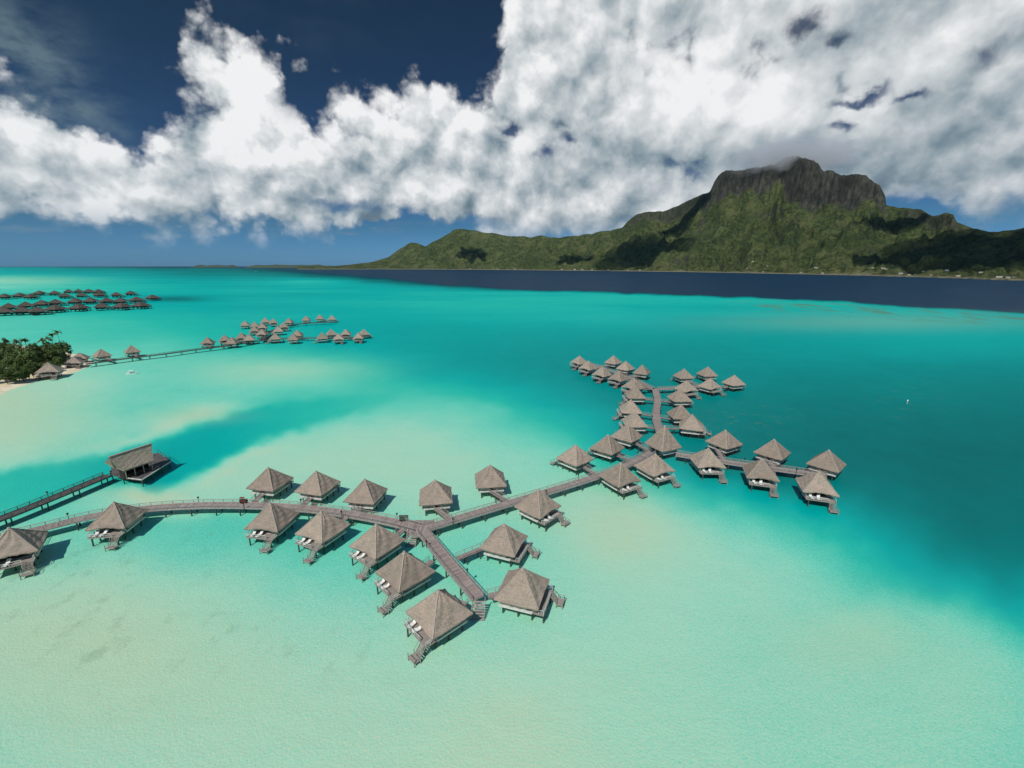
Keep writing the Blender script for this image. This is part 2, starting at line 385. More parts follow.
def build_water():
    fine = np.linspace(R(-60), R(60), 600); rest = np.linspace(R(60), R(300), 50)[1:]
    th = np.concatenate([fine, rest[:-1]]); nt_ = len(th)
    r = np.concatenate([[4], np.geomspace(40, 1500, 360), np.geomspace(1530, 25000, 100)]); nr = len(r)
    Tt, Rr = np.meshgrid(th, r); X = Rr * np.sin(Tt); Y = Rr * np.cos(Tt)
    co = np.stack([X, Y, np.zeros_like(X)], -1).reshape(-1, 3)
    i = np.arange(nr - 1)[:, None] * nt_; j = np.arange(nt_)[None]; jn = (j + 1) % nt_
    quads = np.stack([i + j, i + jn, i + nt_ + jn, i + nt_ + j], -1).reshape(-1, 4)[:, ::-1]
    me = bpy.data.meshes.new('water'); me.vertices.add(len(co)); me.vertices.foreach_set('co', co.astype(np.float32).ravel())
    me.loops.add(quads.size); me.loops.foreach_set('vertex_index', quads.astype(np.int32).ravel())
    me.polygons.add(len(quads)); me.polygons.foreach_set('loop_start', np.arange(0, quads.size, 4, dtype=np.int32)); me.update(calc_edges=True)
    x, y = co[:, 0], co[:, 1]; u, v = bearings(x, y); front = y > 20
    u = np.clip(np.where(front, u, 500), -160, 1180); v = np.clip(np.where(front, v, 790), 262, 800)
    # soft natural waviness of the shoals
    wx = (fbm(u / 70, 6 * np.log(v - 240), 4, 3) - .5) * 26; wy = (fbm(u / 60, 7 * np.log(v - 240), 4, 9) - .5)
    uu = u + wx; vv = 240 + (v - 240) * np.exp(wy * .10)
    t = rbf_eval(qc(np.clip(uu, -60, 1090), vv), dq, dw)
    t = np.clip(t, .03, .9)
    # tidal channel between the sand bars on the left
    up = np.interp(uu, [-200,0,100,150,200,230,280,330,400,440], [480,472,458,441,427,417,406,398,391,386]) + (fbm(u / 22, v / 14, 4, 33) - .5) * 9
    lo = np.interp(uu, [-200,0,60,100,150,200,230,260,300,350,400,440], [540,520,496,484,492,474,457,443,430,412,400,392]) + (fbm(u / 26, v / 14, 4, 34) - .5) * 12
    ch = sstep(v, up - 5, up + 6) * (1 - sstep(v, lo - 9, lo + 5)); cv = np.interp(uu, [-200,0,60,120,170,230,300,360,420,460], [.48,.48,.52,.57,.63,.60,.50,.46,.42,.38])
    ch = ch * sstep(450 - u, 0, 60); t = t * (1 - ch) + np.maximum(t, cv) * ch
    bar = np.exp(-((v - (up - 8)) / 7) ** 2) * sstep(u, 60, 120) * sstep(260 - u, 0, 60); t = t - .17 * bar
    bar2 = np.exp(-((v - (lo + 8)) / 7) ** 2) * sstep(u, 110, 150) * sstep(330 - u, 0, 80); t = np.clip(t - .10 * bar2, .03, 1)
    # the deep lagoon behind the reef flat
    sh = np.interp(u, SHELF[:, 0], SHELF[:, 1]) + (fbm(u / 40, v / 9, 5, 21) - .5) * 4.0
    soft = np.interp(u, [240, 420, 520, 1024], [9, 7, 2.4, 2.2])
    deep = sstep(sh - v, -soft, soft * .5)
    t = t * (1 - deep) + 1.0 * deep
    # open ocean line beyond the barrier reef on the left
    oc = sstep(268.6 - v + np.clip((u - 200) / 150, -1.0, .8), 0, 1.2) * sstep(470 - u, 0, 60)
    t = t * (1 - oc) + .99 * oc
    # sea grass and coral patches
    reef = np.exp(-((v - (sh + 7)) / 7) ** 2) * sstep(u, 700, 800) * (v > sh)
    reef += .8 * np.exp(-(((u - 745) / 60) ** 2 + ((v - 418) / 14) ** 2)) + .5 * np.exp(-(((u - 910) / 50) ** 2 + ((v - 400) / 22) ** 2))
    reef += .55 * np.exp(-(((u - 90) / 150) ** 2 + ((v - 640) / 60) ** 2)) + .5 * np.exp(-(((u - 60) / 90) ** 2 + ((v - 560) / 30) ** 2))
    reef += .4 * np.exp(-(((u - 215) / 50) ** 2 + ((v - 535) / 30) ** 2)) + .35 * np.exp(-(((u - 300) / 90) ** 2 + ((v - 650) / 40) ** 2))
    reef += .35 * np.exp(-(((u - 180) / 60) ** 2 + ((v - 390) / 14) ** 2))
    drk = np.exp(-(((u - 175) / 34) ** 2 + ((v - 299) / 3.0) ** 2)); t = t * (1 - .75 * drk) + .93 * .75 * drk  # thin dark streak in the far left water, set through depth
    beige = .75 * np.exp(-(((u - 60) / 190) ** 2 + ((v - 640) / 80) ** 2)) + .7 * np.exp(-(((u - 618) / 60) ** 2 + ((v - 527) / 42) ** 2))
    beige += .8 * np.exp(-(((u - 10) / 90) ** 2 + ((v - 415) / 34) ** 2)) + .7 * np.exp(-(((u - 195) / 40) ** 2 + ((v - 415) / 8) ** 2)) + .8 * np.exp(-(((u - 145) / 35) ** 2 + ((v - 494) / 6) ** 2))
    beige += .5 * np.exp(-(((u - 280) / 90) ** 2 + ((v - 370) / 12) ** 2)) + .5 * np.exp(-(((u - 860) / 90) ** 2 + ((v - 640) / 40) ** 2)) + .4 * np.exp(-(((u - 880) / 160) ** 2 + ((v - 322) / 9) ** 2))
    beige += .22 * sstep(v, 600, 720)
    beige += .5 * np.exp(-(((u - 20) / 70) ** 2 + ((v - 280) / 4) ** 2))
    for nm, arr in (('depth', t), ('reef', np.clip(reef, 0, 1)), ('beige', np.clip(beige, 0, 1))):
        at = me.attributes.new(nm, 'FLOAT', 'POINT'); at.data.foreach_set('value', arr.astype(np.float32))
    me.polygons.foreach_set('use_smooth', np.ones(len(quads), bool))
    return me
def water_f(n, b, o):
    def attr(k): a = n.n('ShaderNodeAttribute', attribute_name=k); return a.outputs['Fac']
    d, reef, beige = attr('depth'), attr('reef'), attr('beige')
    p = obj_coord(n)
    big = n.noise(p, .012, 5, .55); mid = n.noise(n.v('MULTIPLY', p, (1, .6, 1)), .09, 6, .62)
    dd = n.m('ADD', d, n.m('MULTIPLY', n.m('SUBTRACT', mid, .5), .07))
    dd = n.m('ADD', dd, n.m('MULTIPLY', n.m('SUBTRACT', big, .5), .05))
    # caustic light and ripples, painted as mottling into the shallow floor colour
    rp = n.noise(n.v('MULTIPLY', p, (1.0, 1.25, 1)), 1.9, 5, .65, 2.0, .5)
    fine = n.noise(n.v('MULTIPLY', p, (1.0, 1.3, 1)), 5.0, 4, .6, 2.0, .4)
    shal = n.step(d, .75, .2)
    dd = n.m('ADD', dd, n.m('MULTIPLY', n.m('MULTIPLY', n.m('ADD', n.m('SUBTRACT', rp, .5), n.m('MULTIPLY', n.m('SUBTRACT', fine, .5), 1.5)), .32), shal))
    strk = n.noise(n.v('MULTIPLY', p, (1, 2.6, 1)), .0016, 6, .6); sp0 = n.n('ShaderNodeSeparateXYZ'); n.put(sp0.inputs[0], p)
    dd = n.m('ADD', dd, n.m('MULTIPLY', n.m('MULTIPLY', n.m('SUBTRACT', strk, .5), .34), n.m('MULTIPLY', n.step(sp0.outputs[1], 220, 700), n.step(d, .93, .8))))
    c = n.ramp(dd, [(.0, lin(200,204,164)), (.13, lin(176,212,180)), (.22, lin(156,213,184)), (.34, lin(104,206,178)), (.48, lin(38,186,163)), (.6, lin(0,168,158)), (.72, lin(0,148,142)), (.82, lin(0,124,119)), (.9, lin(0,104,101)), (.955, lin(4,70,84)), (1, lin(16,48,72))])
    c = n.mix(n.m('MULTIPLY', beige, .46), c, (*lin(184,198,154), 1))
    spk = n.step(n.noise(n.v('MULTIPLY', p, (1, .8, 1)), .22, 7, .7), .53, .66)
    spk2 = n.step(n.noise(n.v('MULTIPLY', p, (1, .5, 1)), .03, 6, .7), .47, .62)
    far = n.step(n.n('ShaderNodeSeparateXYZ').outputs[1], 0, 1)
    sp = n.n('ShaderNodeSeparateXYZ'); n.put(sp.inputs[0], p)
    far = n.step(sp.outputs[1], 250, 600)
    s_ = n.mix(far, spk, spk2)
    c = n.mix(n.m('MULTIPLY', n.m('MULTIPLY', reef, s_), n.m('MULTIPLY_ADD', far, .35, .5)), c, (*lin(92,128,100), 1))
    # body colour of the water over its floor, under a rippled surface that mirrors part of the sky
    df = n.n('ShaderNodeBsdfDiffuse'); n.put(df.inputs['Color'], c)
    gl = n.n('ShaderNodeBsdfGlossy'); gl.inputs['Roughness'].default_value = .22; gl.inputs['Color'].default_value = (1, 1, 1, 1)
    fr = n.n('ShaderNodeFresnel'); fr.inputs['IOR'].default_value = 1.33
    w1 = n.noise(p, 2.8, 4, .6, 2, .3); w2 = n.noise(n.v('MULTIPLY', p, (1, 1.4, 1)), .06, 5, .6)
    bp = n.n('ShaderNodeBump'); bp.inputs['Strength'].default_value = .6; bp.inputs['Distance'].default_value = .16
    n.put(bp.inputs['Height'], n.m('ADD', w1, n.m('MULTIPLY', w2, 4)))
    n.put(gl.inputs['Normal'], bp.outputs[0]); n.put(df.inputs['Normal'], bp.outputs[0])
    mx = n.n('ShaderNodeMixShader'); n.put(mx.inputs[0], n.m('ADD', n.m('MINIMUM', n.m('MULTIPLY', fr.outputs[0], .07), .022), n.m('MULTIPLY', n.step(d, .95, 1.0), .05)))
    n.nt.links.new(df.outputs[0], mx.inputs[1]); n.nt.links.new(gl.outputs[0], mx.inputs[2]); n.nt.links.new(mx.outputs[0], o.inputs['Surface'])
    n.nt.nodes.remove(b)
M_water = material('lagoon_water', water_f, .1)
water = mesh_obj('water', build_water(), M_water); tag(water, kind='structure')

# ---------------------------------------------------------------- mountain island
SKYL = np.array([(300,266.5),(335,266),(350,264.5),(372,262),(389,257),(400,249),(412,242),(418,243),(426,247),(437,240),(449,234),(455,230),(462,229),(470,229.5),(482,232),(508,235.6),(530,237),(541,236),(560,237.5),(574,235.6),(590,234),(597,232),(608,231),(620,228),(626,220),(633,214.5),(641,212),(659,212),(668,207),(679,202),(692,196),(702,190),(705.6,181),(712,174),(720,170),(745,168),(761,165),(768,159),(778,157),(799,159),(804,164),(809,169),(826,174),(850,175),(865,183),(872,193),(875,204),(885,207),(898,208),(910,210),(922,216),(928,214),(936,211.5),(942,215),(947,222),(965,228),(982,232),(995,231),(1008,229),(1024,226),(1060,214),(1110,212),(1160,228),(1230,245),(1320,262)], float)
def build_mountain():
    na, nr = 950, 300
    pxs = np.linspace(296, 1330, na)
    az = np.arctan2(pxs - 512, F * math.cos(PITCH) + (384 - 262) * math.sin(PITCH))
    sk = np.interp(pxs, SKYL[:, 0], SKYL[:, 1])
    rough = (fbm(pxs / 9, pxs * 0, 4, 5) - .5) * 2.4 + (np.round(fbm(pxs / 14, pxs * 0, 3, 55) * 9) / 9 - .5) * 7 * sstep(pxs, 690, 712) * (1 - sstep(pxs, 870, 890)); sk = sk + rough * sstep(262 - sk, 0, 20)
    k = np.hanning(61); k /= k.sum(); sks = np.convolve(np.pad(sk, 30, 'edge'), k, 'same')[30:-30]
    Dc = np.interp(pxs, [296, 380, 450, 600, 700, 800, 900, 1024, 1330], [7400, 7000, 6300, 4900, 4250, 3650, 3150, 2700, 2300])
    L = np.interp(pxs, [296, 380, 450, 600, 720, 870, 1024, 1330], [700, 1200, 1500, 1600, 1650, 1550, 1300, 1000])
    t = np.concatenate([np.linspace(0, 1, 230), 1 + np.linspace(0, 1, nr - 229)[1:] ** 1.2 * .8])
    T, PX = np.meshgrid(t, pxs, indexing='ij'); nr_ = len(t)
    wob = 1 + .16 * (fbm(PX / 60, T * 0, 3, 31) - .5) * 2
    Dcc, LL = Dc[None], L[None] * wob
    coastw = (fbm(PX / 25, T * 0, 4, 41) - .5) * 180
    D_ = Dcc + coastw * (1 - np.clip(T, 0, 1)) + LL * T
    A = az[None] + 0 * T
    def hgt(s, D): return CAMZ + D * np.tan(np.arctan2((384 - s) / F * math.cos(PITCH) - math.sin(PITCH), (math.cos(PITCH) + (384 - s) / F * math.sin(PITCH)) / np.cos(az)))
    Hr = np.maximum(hgt(sk[None], D_), 4); Hs = np.maximum(hgt(sks[None], D_), 4)
    mixr = sstep(T, .72, .97); Hh = Hs * (1 - mixr) + Hr * mixr
    cliff = sstep(PX, 690, 712) * sstep(888, 868, 0) if False else sstep(PX, 690, 715) * (1 - sstep(PX, 866, 884))
    cl2 = sstep(PX, 618, 634) * (1 - sstep(PX, 690, 715)) * .7 + sstep(PX, 880, 900) * (1 - sstep(PX, 946, 965)) * .6
    c = np.clip(cliff + cl2, 0, 1)
    tt = np.clip(T, 0, 1)
    soft = .90 * tt ** 1.55 + .10 * sstep(tt, .8, 1)
    tow = sstep(PX, 766, 778) * (1 - sstep(PX, 842, 856)); edge = .91 - .045 * tow + .05 * (fbm(PX / 16, T * 0, 4, 61) - .5) * 2
    ve = .77 - .16 * tow + .05 * (fbm(PX / 22, T * 0, 3, 66) - .5) * 2; steep = np.where(tt < edge, ve * (tt / edge) ** 1.15, ve + (1 - ve) * sstep(tt, edge, edge + .045))
    s = soft * (1 - c) + steep * c
    back = np.clip(1 - (T - 1) / .8, 0, 1); s = np.where(T > 1, back ** .8, s)
    X = D_ * np.sin(A); Y = D_ * np.cos(A)
    # spurs and gullies running down to the shore, plus rough ground
    sp = fbm(PX / 38 + (fbm(PX / 50, T * 3, 3, 77) - .5) * 1.6, T * 1.6, 5, 11, .55, True)
    gr = fbm(X / 330, Y / 330, 6, 12, .55, True)
    sm = fbm(X / 65, Y / 65, 4, 15, .6)
    env = np.clip(tt * 5, 0, 1) * (1 - sstep(tt, .86, 1.0) * .93) * (T <= 1)
    Z = Hh * s + env * (Hh * .46 * (sp - .62) + 170 * (gr - .62) * np.clip(Hh / 300, .25, 1) + 28 * (sm - .5))
    # cliff relief: ribs on the rock band
    Z = Z + c * env * 34 * (fbm(PX / 9, T * 22, 4, 18) - .5)
    Z = np.where(T > 1, Z + 20 * (sm - .5) * (1 - back), Z)
    Z = np.maximum(Z, 3 + 8 * sm)
    low = sstep(tt, 0, .018); Z = np.where(T < .3, Z * low - 6 * (1 - low), Z)
    Z = np.where(back <= .001, -20, Z)
    # never higher than the skyline as seen from the water
    lim = hgt(sk[None] + 0 * T, D_); Z = np.where(T < .999, np.minimum(Z, np.maximum(lim - 1, 3.0)), np.minimum(Z, lim))
    Z[:, 0] = -10
    co = np.stack([X, Y, Z], -1).reshape(-1, 3); n2 = na
    i = np.arange(nr_ - 1)[:, None] * n2; j = np.arange(n2 - 1)[None]
    q = np.stack([i + j, i + j + 1, i + n2 + j + 1, i + n2 + j], -1).reshape(-1, 4)
    me = bpy.data.meshes.new('mountain'); me.vertices.add(len(co)); me.vertices.foreach_set('co', co.astype(np.float32).ravel())
    me.loops.add(q.size); me.loops.foreach_set('vertex_index', q.astype(np.int32).ravel())
    me.polygons.add(len(q)); me.polygons.foreach_set('loop_start', np.arange(0, q.size, 4, dtype=np.int32)); me.update(calc_edges=True)
    me.polygons.foreach_set('use_smooth', np.ones(len(q), bool))
    at = me.attributes.new('crag', 'FLOAT', 'POINT'); at.data.foreach_set('value', (np.clip(c, 0, 1) * sstep(tt, edge - .035, edge - .005)).astype(np.float32).ravel())
    at = me.attributes.new('shore', 'FLOAT', 'POINT'); at.data.foreach_set('value', np.clip(tt, 0, 1).astype(np.float32).ravel())
    return me, (pxs, az, D_, Z, t)
def mount_f(n, b, o):
    p = obj_coord(n); g = n.n('ShaderNodeNewGeometry')
    sp = n.n('ShaderNodeSeparateXYZ'); n.put(sp.inputs[0], g.outputs['Normal'])
    a = n.noise(p, .006, 8, .65); b2 = n.noise(p, .035, 6, .7); c2 = n.noise(p, .0022, 5, .6)
    grn = n.mix(n.step(b2, .35, .65), (.016, .028, .012, 1), (.085, .108, .032, 1))
    grn = n.mix(n.m('MULTIPLY', n.step(a, .46, .62), .65), grn, (.120, .130, .048, 1))
    grn = n.mix(n.m('MULTIPLY', n.step(c2, .5, .62), .5), grn, (.022, .042, .014, 1))
    rock = n.mix(n.step(n.noise(n.v('MULTIPLY', p, (1, 1, .35)), .03, 8, .7), .35, .68), (.024, .027, .022, 1), (.088, .084, .066, 1))
    crag = n.n('ShaderNodeAttribute', attribute_name='crag').outputs['Fac']
    st = n.m('ADD', n.m('SUBTRACT', 1, sp.outputs[2]), n.m('MULTIPLY', n.m('SUBTRACT', a, .5), .5))
    rk1 = n.m('MULTIPLY', crag, n.step(n.m('ADD', n.m('MULTIPLY', n.m('SUBTRACT', 1, sp.outputs[2]), .9), n.m('MULTIPLY', a, .55)), .30, .52)); band = n.step(n.noise(n.v('MULTIPLY', p, (1, 1, 3.0)), .0035, 6, .62), .56, .64); rk = n.m('MAXIMUM', rk1, n.m('MULTIPLY', n.m('MULTIPLY', n.step(st, .30, .5), band), .75))
    col = n.mix(rk, grn, rock)
    sh = n.n('ShaderNodeAttribute', attribute_name='shore').outputs['Fac']
    so_ = n.m('ADD', sh, n.m('MULTIPLY', n.m('SUBTRACT', a, .5), .05))
    beach = n.step(so_, .035, .016); plain = n.m('MULTIPLY', n.step(so_, .16, .05), n.step(b2, .45, .6))
    col = n.mix(n.m('MULTIPLY', plain, .55), col, (.16, .155, .06, 1)); col = n.mix(n.m('MULTIPLY', beach, .8), col, (.20, .19, .12, 1))
    n.put(b.inputs['Base Color'], col); b.inputs['Specular IOR Level'].default_value = .1
    bump(n, b, n.m('ADD', n.noise(p, .06, 6, .7), n.m('MULTIPLY', a, 1.5)), 1.0, 14)
M_mount = material('mountain_ground', mount_f, .95)
mme, MT = build_mountain()
mount = mesh_obj('mountain', mme, M_mount); tag(mount, kind='structure')

# low reef islets on the horizon (terrain strips with rounded wooded tops)
def motu_f(n, b, o):
    a = n.noise(obj_coord(n), .02, 6, .7); n.put(b.inputs['Base Color'], n.mix(a, (.03, .055, .03, 1), (.07, .09, .04, 1)))
M_motu = material('islet_ground', motu_f, .95)
def islet(x0, x1, ypx, hpx, seed):
    g0, g1 = gp(x0, ypx), gp(x1, ypx); n = 90; m = 9; vs = []; fs = []
    d = (g1 - g0); nrm = Vector((-d.y, d.x, 0)).normalized(); wdt = 450; hh = g0.length * hpx / F
    for i in range(n + 1):
        s = i / n; e = min(1, min(s, 1 - s) * 8)
        for k in range(m + 1):
            q = k / m; z = hh * (math.sin(math.pi * q) ** .4) * e * (.55 + .6 * float(fbm(np.array([i / 5.]), np.array([k / 2.]), 3, seed)[0])) - 2
            vs.append(g0 + d * s + nrm * (q * wdt) + Vector((0, 0, z if 0 < k < m and 0 < i < n else -3)))
    for i in range(n):
        for k in range(m):
            a = i * (m + 1) + k; fs.append((a, a + m + 1, a + m + 2, a + 1))
    me = bpy.data.meshes.new('islet'); me.from_pydata([tuple(v) for v in vs], [], fs)
    o = mesh_obj('low_island', me, M_motu); tag(o, kind='structure')
islet(188, 232, 267.4, 2.0, 1); islet(240, 330, 267.8, 2.6, 2); islet(318, 372, 267.8, 2.0, 3)

# ---------------------------------------------------------------- near island (beach, trees)
def build_island():
    shore = [(-200,440),(-60,412),(0,394),(16,388),(30,383),(44,379.5),(60,376),(75,372),(88,367),(94,362),(86,357),(70,353),(40,348),(0,343),(-80,340),(-260,338)]
    pts = [gp(x, y) for x, y in shore]; poly = np.array([(p.x, p.y) for p in pts])
    x0, x1, y0, y1 = poly[:, 0].min(), poly[:, 0].max() + 4, poly[:, 1].min(), poly[:, 1].max(); nx, ny = 220, 160
    X, Y = np.meshgrid(np.linspace(x0, x1, nx), np.linspace(y0 - 4, y1 + 4, ny))
    inside = np.zeros(X.shape, bool); dist = np.full(X.shape, 1e9)
    n = len(poly)
    for i in range(n):
        ax, ay = poly[i]; bx, by = poly[(i + 1) % n]
        cond = ((ay > Y) != (by > Y)) & (X < (bx - ax) * (Y - ay) / (by - ay + 1e-9) + ax); inside ^= cond
        L2 = (bx - ax) ** 2 + (by - ay) ** 2; t = np.clip(((X - ax) * (bx - ax) + (Y - ay) * (by - ay)) / L2, 0, 1)
        dist = np.minimum(dist, np.hypot(X - ax - t * (bx - ax), Y - ay - t * (by - ay)))
    sd = np.where(inside, dist, -dist) + (fbm(X / 12, Y / 12, 4, 8) - .5) * 4
    Z = np.where(sd > 0, 1.6 * (1 - np.exp(-sd / 9)), np.maximum(sd * .12, -1.2)) + (fbm(X / 6, Y / 6, 3, 4) - .5) * .25 * (sd > 2)
    me = bpy.data.meshes.new('beach'); co = np.stack([X, Y, Z], -1).reshape(-1, 3)
    i = np.arange(ny - 1)[:, None] * nx; j = np.arange(nx - 1)[None]
    q = np.stack([i + j, i + j + 1, i + nx + j + 1, i + nx + j], -1).reshape(-1, 4)
    me.from_pydata(co.tolist(), [], q.tolist()); return me
beach = mesh_obj('beach_ground', build_island(), M_sand); tag(beach, kind='structure')

def tree_mesh(h, r, seed, n=1500, leaf=.55):
    rd = random.Random(seed); mb = MB(); cl = []
    for k in range(16):
        a = rd.uniform(0, 6.283); q = rd.uniform(0, 1) ** .6; cl.append(Vector((math.cos(a) * r * q * .8, math.sin(a) * r * q * .8, h * rd.uniform(.22, .92) - q * h * .12)))
    for _ in range(n):
        c = rd.choice(cl); d = Vector((rd.gauss(0, 1), rd.gauss(0, 1), rd.gauss(0, .8))).normalized() * (r * .42 * rd.uniform(.55, 1.1))
        p = c + d; nn = (d.normalized() + Vector((rd.gauss(0, .5), rd.gauss(0, .5), rd.gauss(0, .5) + .3))).normalized()
        t = nn.orthogonal().normalized(); bt = nn.cross(t); s = leaf * rd.uniform(.6, 1.4); a = rd.uniform(0, 6.28)
        u = (t * math.cos(a) + bt * math.sin(a)) * s; w = (bt * math.cos(a) - t * math.sin(a)) * s * .6
        mb.face([p - u, p - w * .8, p + u, p + w])
    return mb
def trunk_mesh(h, seed, palm=False):
    rd = random.Random(seed); mb = MB(); p = Vector((0, 0, -.5)); r = .34 if not palm else .2; lean = Vector((rd.uniform(-.1, .1), rd.uniform(-.1, .1), 1))
    for k in range(5):
        q = p + lean * (h * .15 if not palm else h * .22); mb.cyl(p, q, r, r * .82, 7); p = q; r *= .82; lean += Vector((rd.uniform(-.06, .06), rd.uniform(-.06, .06), 0))
    if not palm:
        for k in range(7):
            a = rd.uniform(0, 6.28); b0 = p * rd.uniform(.45, 1); b1 = b0 + Vector((math.cos(a) * h * .2, math.sin(a) * h * .2, h * .2)); mb.cyl(b0, b1, .12, .05, 5)
    return mb, p
def palm_crown(top, seed):
    rd = random.Random(seed); mb = MB()
    for k in range(15):
        a = k * 2.4 + rd.uniform(-.2, .2); el = rd.uniform(-.2, 1.1); L = rd.uniform(2.6, 3.6); prev = top.copy(); d = Vector((math.cos(a) * math.cos(el), math.sin(a) * math.cos(el), math.sin(el)))
        side = Vector((-math.sin(a), math.cos(a), 0)); w0 = .15
        for s in range(6):
            q = prev + d * L / 6; d = (d + Vector((0, 0, -.28))).normalized(); w1 = [.5, .65, .6, .45, .3, .05][s]; dr = Vector((0, 0, -.12))
            mb.face([prev, prev + side * w0 + dr, q + side * w1 + dr, q]); mb.face([prev, q, q - side * w1 + dr, prev - side * w0 + dr]); prev = q; w0 = w1
    return mb
tree_protos = []
for k in range(3):
    h = [12, 10, 13.5][k]; t = empty('broadleaf_tree', (0, 0, 0)); part('crown', tree_mesh(h, [4.4, 4.8, 3.6][k], 50 + k), M_leaf, t)
    tb, _ = trunk_mesh(h, 60 + k); part('trunk', tb, M_trunk, t); tree_protos.append(t)
tree_px = [(2,372,1.0),(-8,378,1),(10,368,.9),(14,376,1.05),(18,366,1.0),(24,372,1.1),(27,364,1.15),(32,372,1.05),(34,362,1.1),(8,384,.7),(20,381,.75),(29,379,.65),(38,369,1.0),(41,362,1.0),(46,366,1.05),(49,360,1.15),(52,364,1.1),(56,362,1.15),(58,366,.95),(62,360,1.25),(64,364,1.0),(-3,362,.9),(6,360,.95),(40,375,.7),(12,382,.6),(2,380,.8),(-6,384,.8),(16,383,.6),(24,381,.7),(34,377,.7),(60,369,.6),(52,372,.55),(0,353,.8),(-8,356,.9),(8,352,.8),(16,354,.8)]
kinds_txt = ['tall dark bushy tree', 'broad dark green tree', 'slender dark green tree']
placed = sorted(tree_px)
ords = ['first','second','third','fourth','fifth','sixth','seventh','eighth','ninth','tenth','eleventh','twelfth','thirteenth','fourteenth','fifteenth','sixteenth','seventeenth','eighteenth','nineteenth','twentieth','twenty-first','twenty-second','twenty-third','twenty-fourth','twenty-fifth','twenty-sixth','twenty-seventh','twenty-eighth','twenty-ninth','thirtieth','thirty-first','thirty-second','thirty-third','thirty-fourth','thirty-fifth','thirty-sixth','thirty-seventh','thirty-eighth','thirty-ninth','fortieth']
used = set()
for i, (x, y, s) in enumerate(placed):
    k = i % 3; o = tree_protos[k] if k not in used else copy_tree(tree_protos[k]); used.add(k)
    o.location = gp(x, y, 1.0); s *= .92; o.scale = (s, s, s * random.uniform(.9, 1.12)); o.rotation_euler = (0, 0, random.uniform(0, 6))
    tag(o, f'{kinds_txt[k]}, {ords[i]} from the left in the grove behind the beach', 'tree', 'trees of the grove behind the beach')
for i, (x, y, h) in enumerate([(1,366,15),(12,370,13.5),(20,364,14.5),(31,364,16),(38,367,13.5),(46,362,14.5),(53,362,15.5),(57,360,17),(65,361,19)]):
    o = empty('palm_tree', gp(x, y, 1.0)); tm, tp = trunk_mesh(h * .9, 90 + i, True); part('trunk', tm, M_trunk, o); part('crown', palm_crown(tp, 95 + i), M_palm, o)
    tag(o, f'coconut palm rising above the beach grove, {ords[i]} palm from the left', 'palm tree', 'palms above the grove')

# ---------------------------------------------------------------- bungalows
def roof_parts(a=4.7, z0=3.7, z1=8.3, arch=True, seed=1, flare=.12):
    rd = random.Random(seed); mb = MB(); n, m = 14, 12
    def pt(side, s, r):      # s -1..1 along the side, r 0 eave .. 1 apex
        w = a * (1 - r) + .12 * r; z = z0 + (z1 - z0) * (r ** (1.0 + flare * (1 - r)))
        if side == 0 and arch: z += .55 * max(0, 1 - (s / .75) ** 2) * max(0, 1 - r * 3.5)
        z -= .10 * (1 - s * s) * (1 - r) * 1.2
        jx = (.08 * math.sin(s * 37 + side * 5 + r * 9) + .05 * math.sin(s * 91 + r * 31 + side)) * (1 - abs(s) ** 6)
        p = Vector((w + jx * .7, s * w, z + jx * .6))
        return Matrix.Rotation(side * math.pi / 2, 4, 'Z') @ p
    for side in range(4):
        for i in range(n):
            s0, s1 = -1 + 2 * i / n, -1 + 2 * (i + 1) / n
            for k in range(m):
                r0, r1 = k / m, (k + 1) / m
                P = [pt(side, s0, r0), pt(side, s1, r0), pt(side, s1, r1), pt(side, s0, r1)]
                uv = [(s0 * a * (1 - r0) + side * 20, r0 * 6.5), (s1 * a * (1 - r0) + side * 20, r0 * 6.5), (s1 * a * (1 - r1) + side * 20, r1 * 6.5), (s0 * a * (1 - r1) + side * 20, r1 * 6.5)]
                mb.face(P, 0, uv)
            # thick ragged eave and the soffit
            e0, e1 = pt(side, s0, 0), pt(side, s1, 0); dz = .26 + .08 * math.sin(i * 2.3 + side); dz2 = .26 + .08 * math.sin((i + 1) * 2.3 + side)
            l0, l1 = e0 * 1.0, e1 * 1.0; l0.x *= .985; l0.y *= .985; l1.x *= .985; l1.y *= .985; l0.z -= dz; l1.z -= dz2
            mb.face([l0, l1, e1, e0], 0, [(s0 * a, 0), (s1 * a, 0), (s1 * a, .4), (s0 * a, .4)])
            i0, i1 = l0 * 1, l1 * 1; i0.x *= .72; i0.y *= .72; i0.z = z0 + .55; i1.x *= .72; i1.y *= .72; i1.z = z0 + .55
            mb.face([i0, i1, l1, l0], 0, [(s0, 0), (s1, 0), (s1, 1), (s0, 1)])
    cap = MB()
    for side in range(4):
        for k in range(8):
            r0, r1 = .02 + .98 * k / 8, .02 + .98 * (k + 1) / 8
            p, q = pt(side, 1, r0), pt(side, 1, r1); p.z += .01; q.z += .01; cap.bar(p, q, .24, .10)
    top = MB(); top.cyl((0, 0, z1 - .25), (0, 0, z1 + .25), .5, .22, 8)
    return mb, cap, top
def set_smooth(me):
    me.polygons.foreach_set('use_smooth', np.ones(len(me.polygons), bool))
pile_me = MB(); pile_me.cyl((0, 0, -3), (0, 0, 2.0), .17, .15, 8); pile_me = pile_me.mesh('pile'); pile_me.materials.append(M_pile)
KX = .855
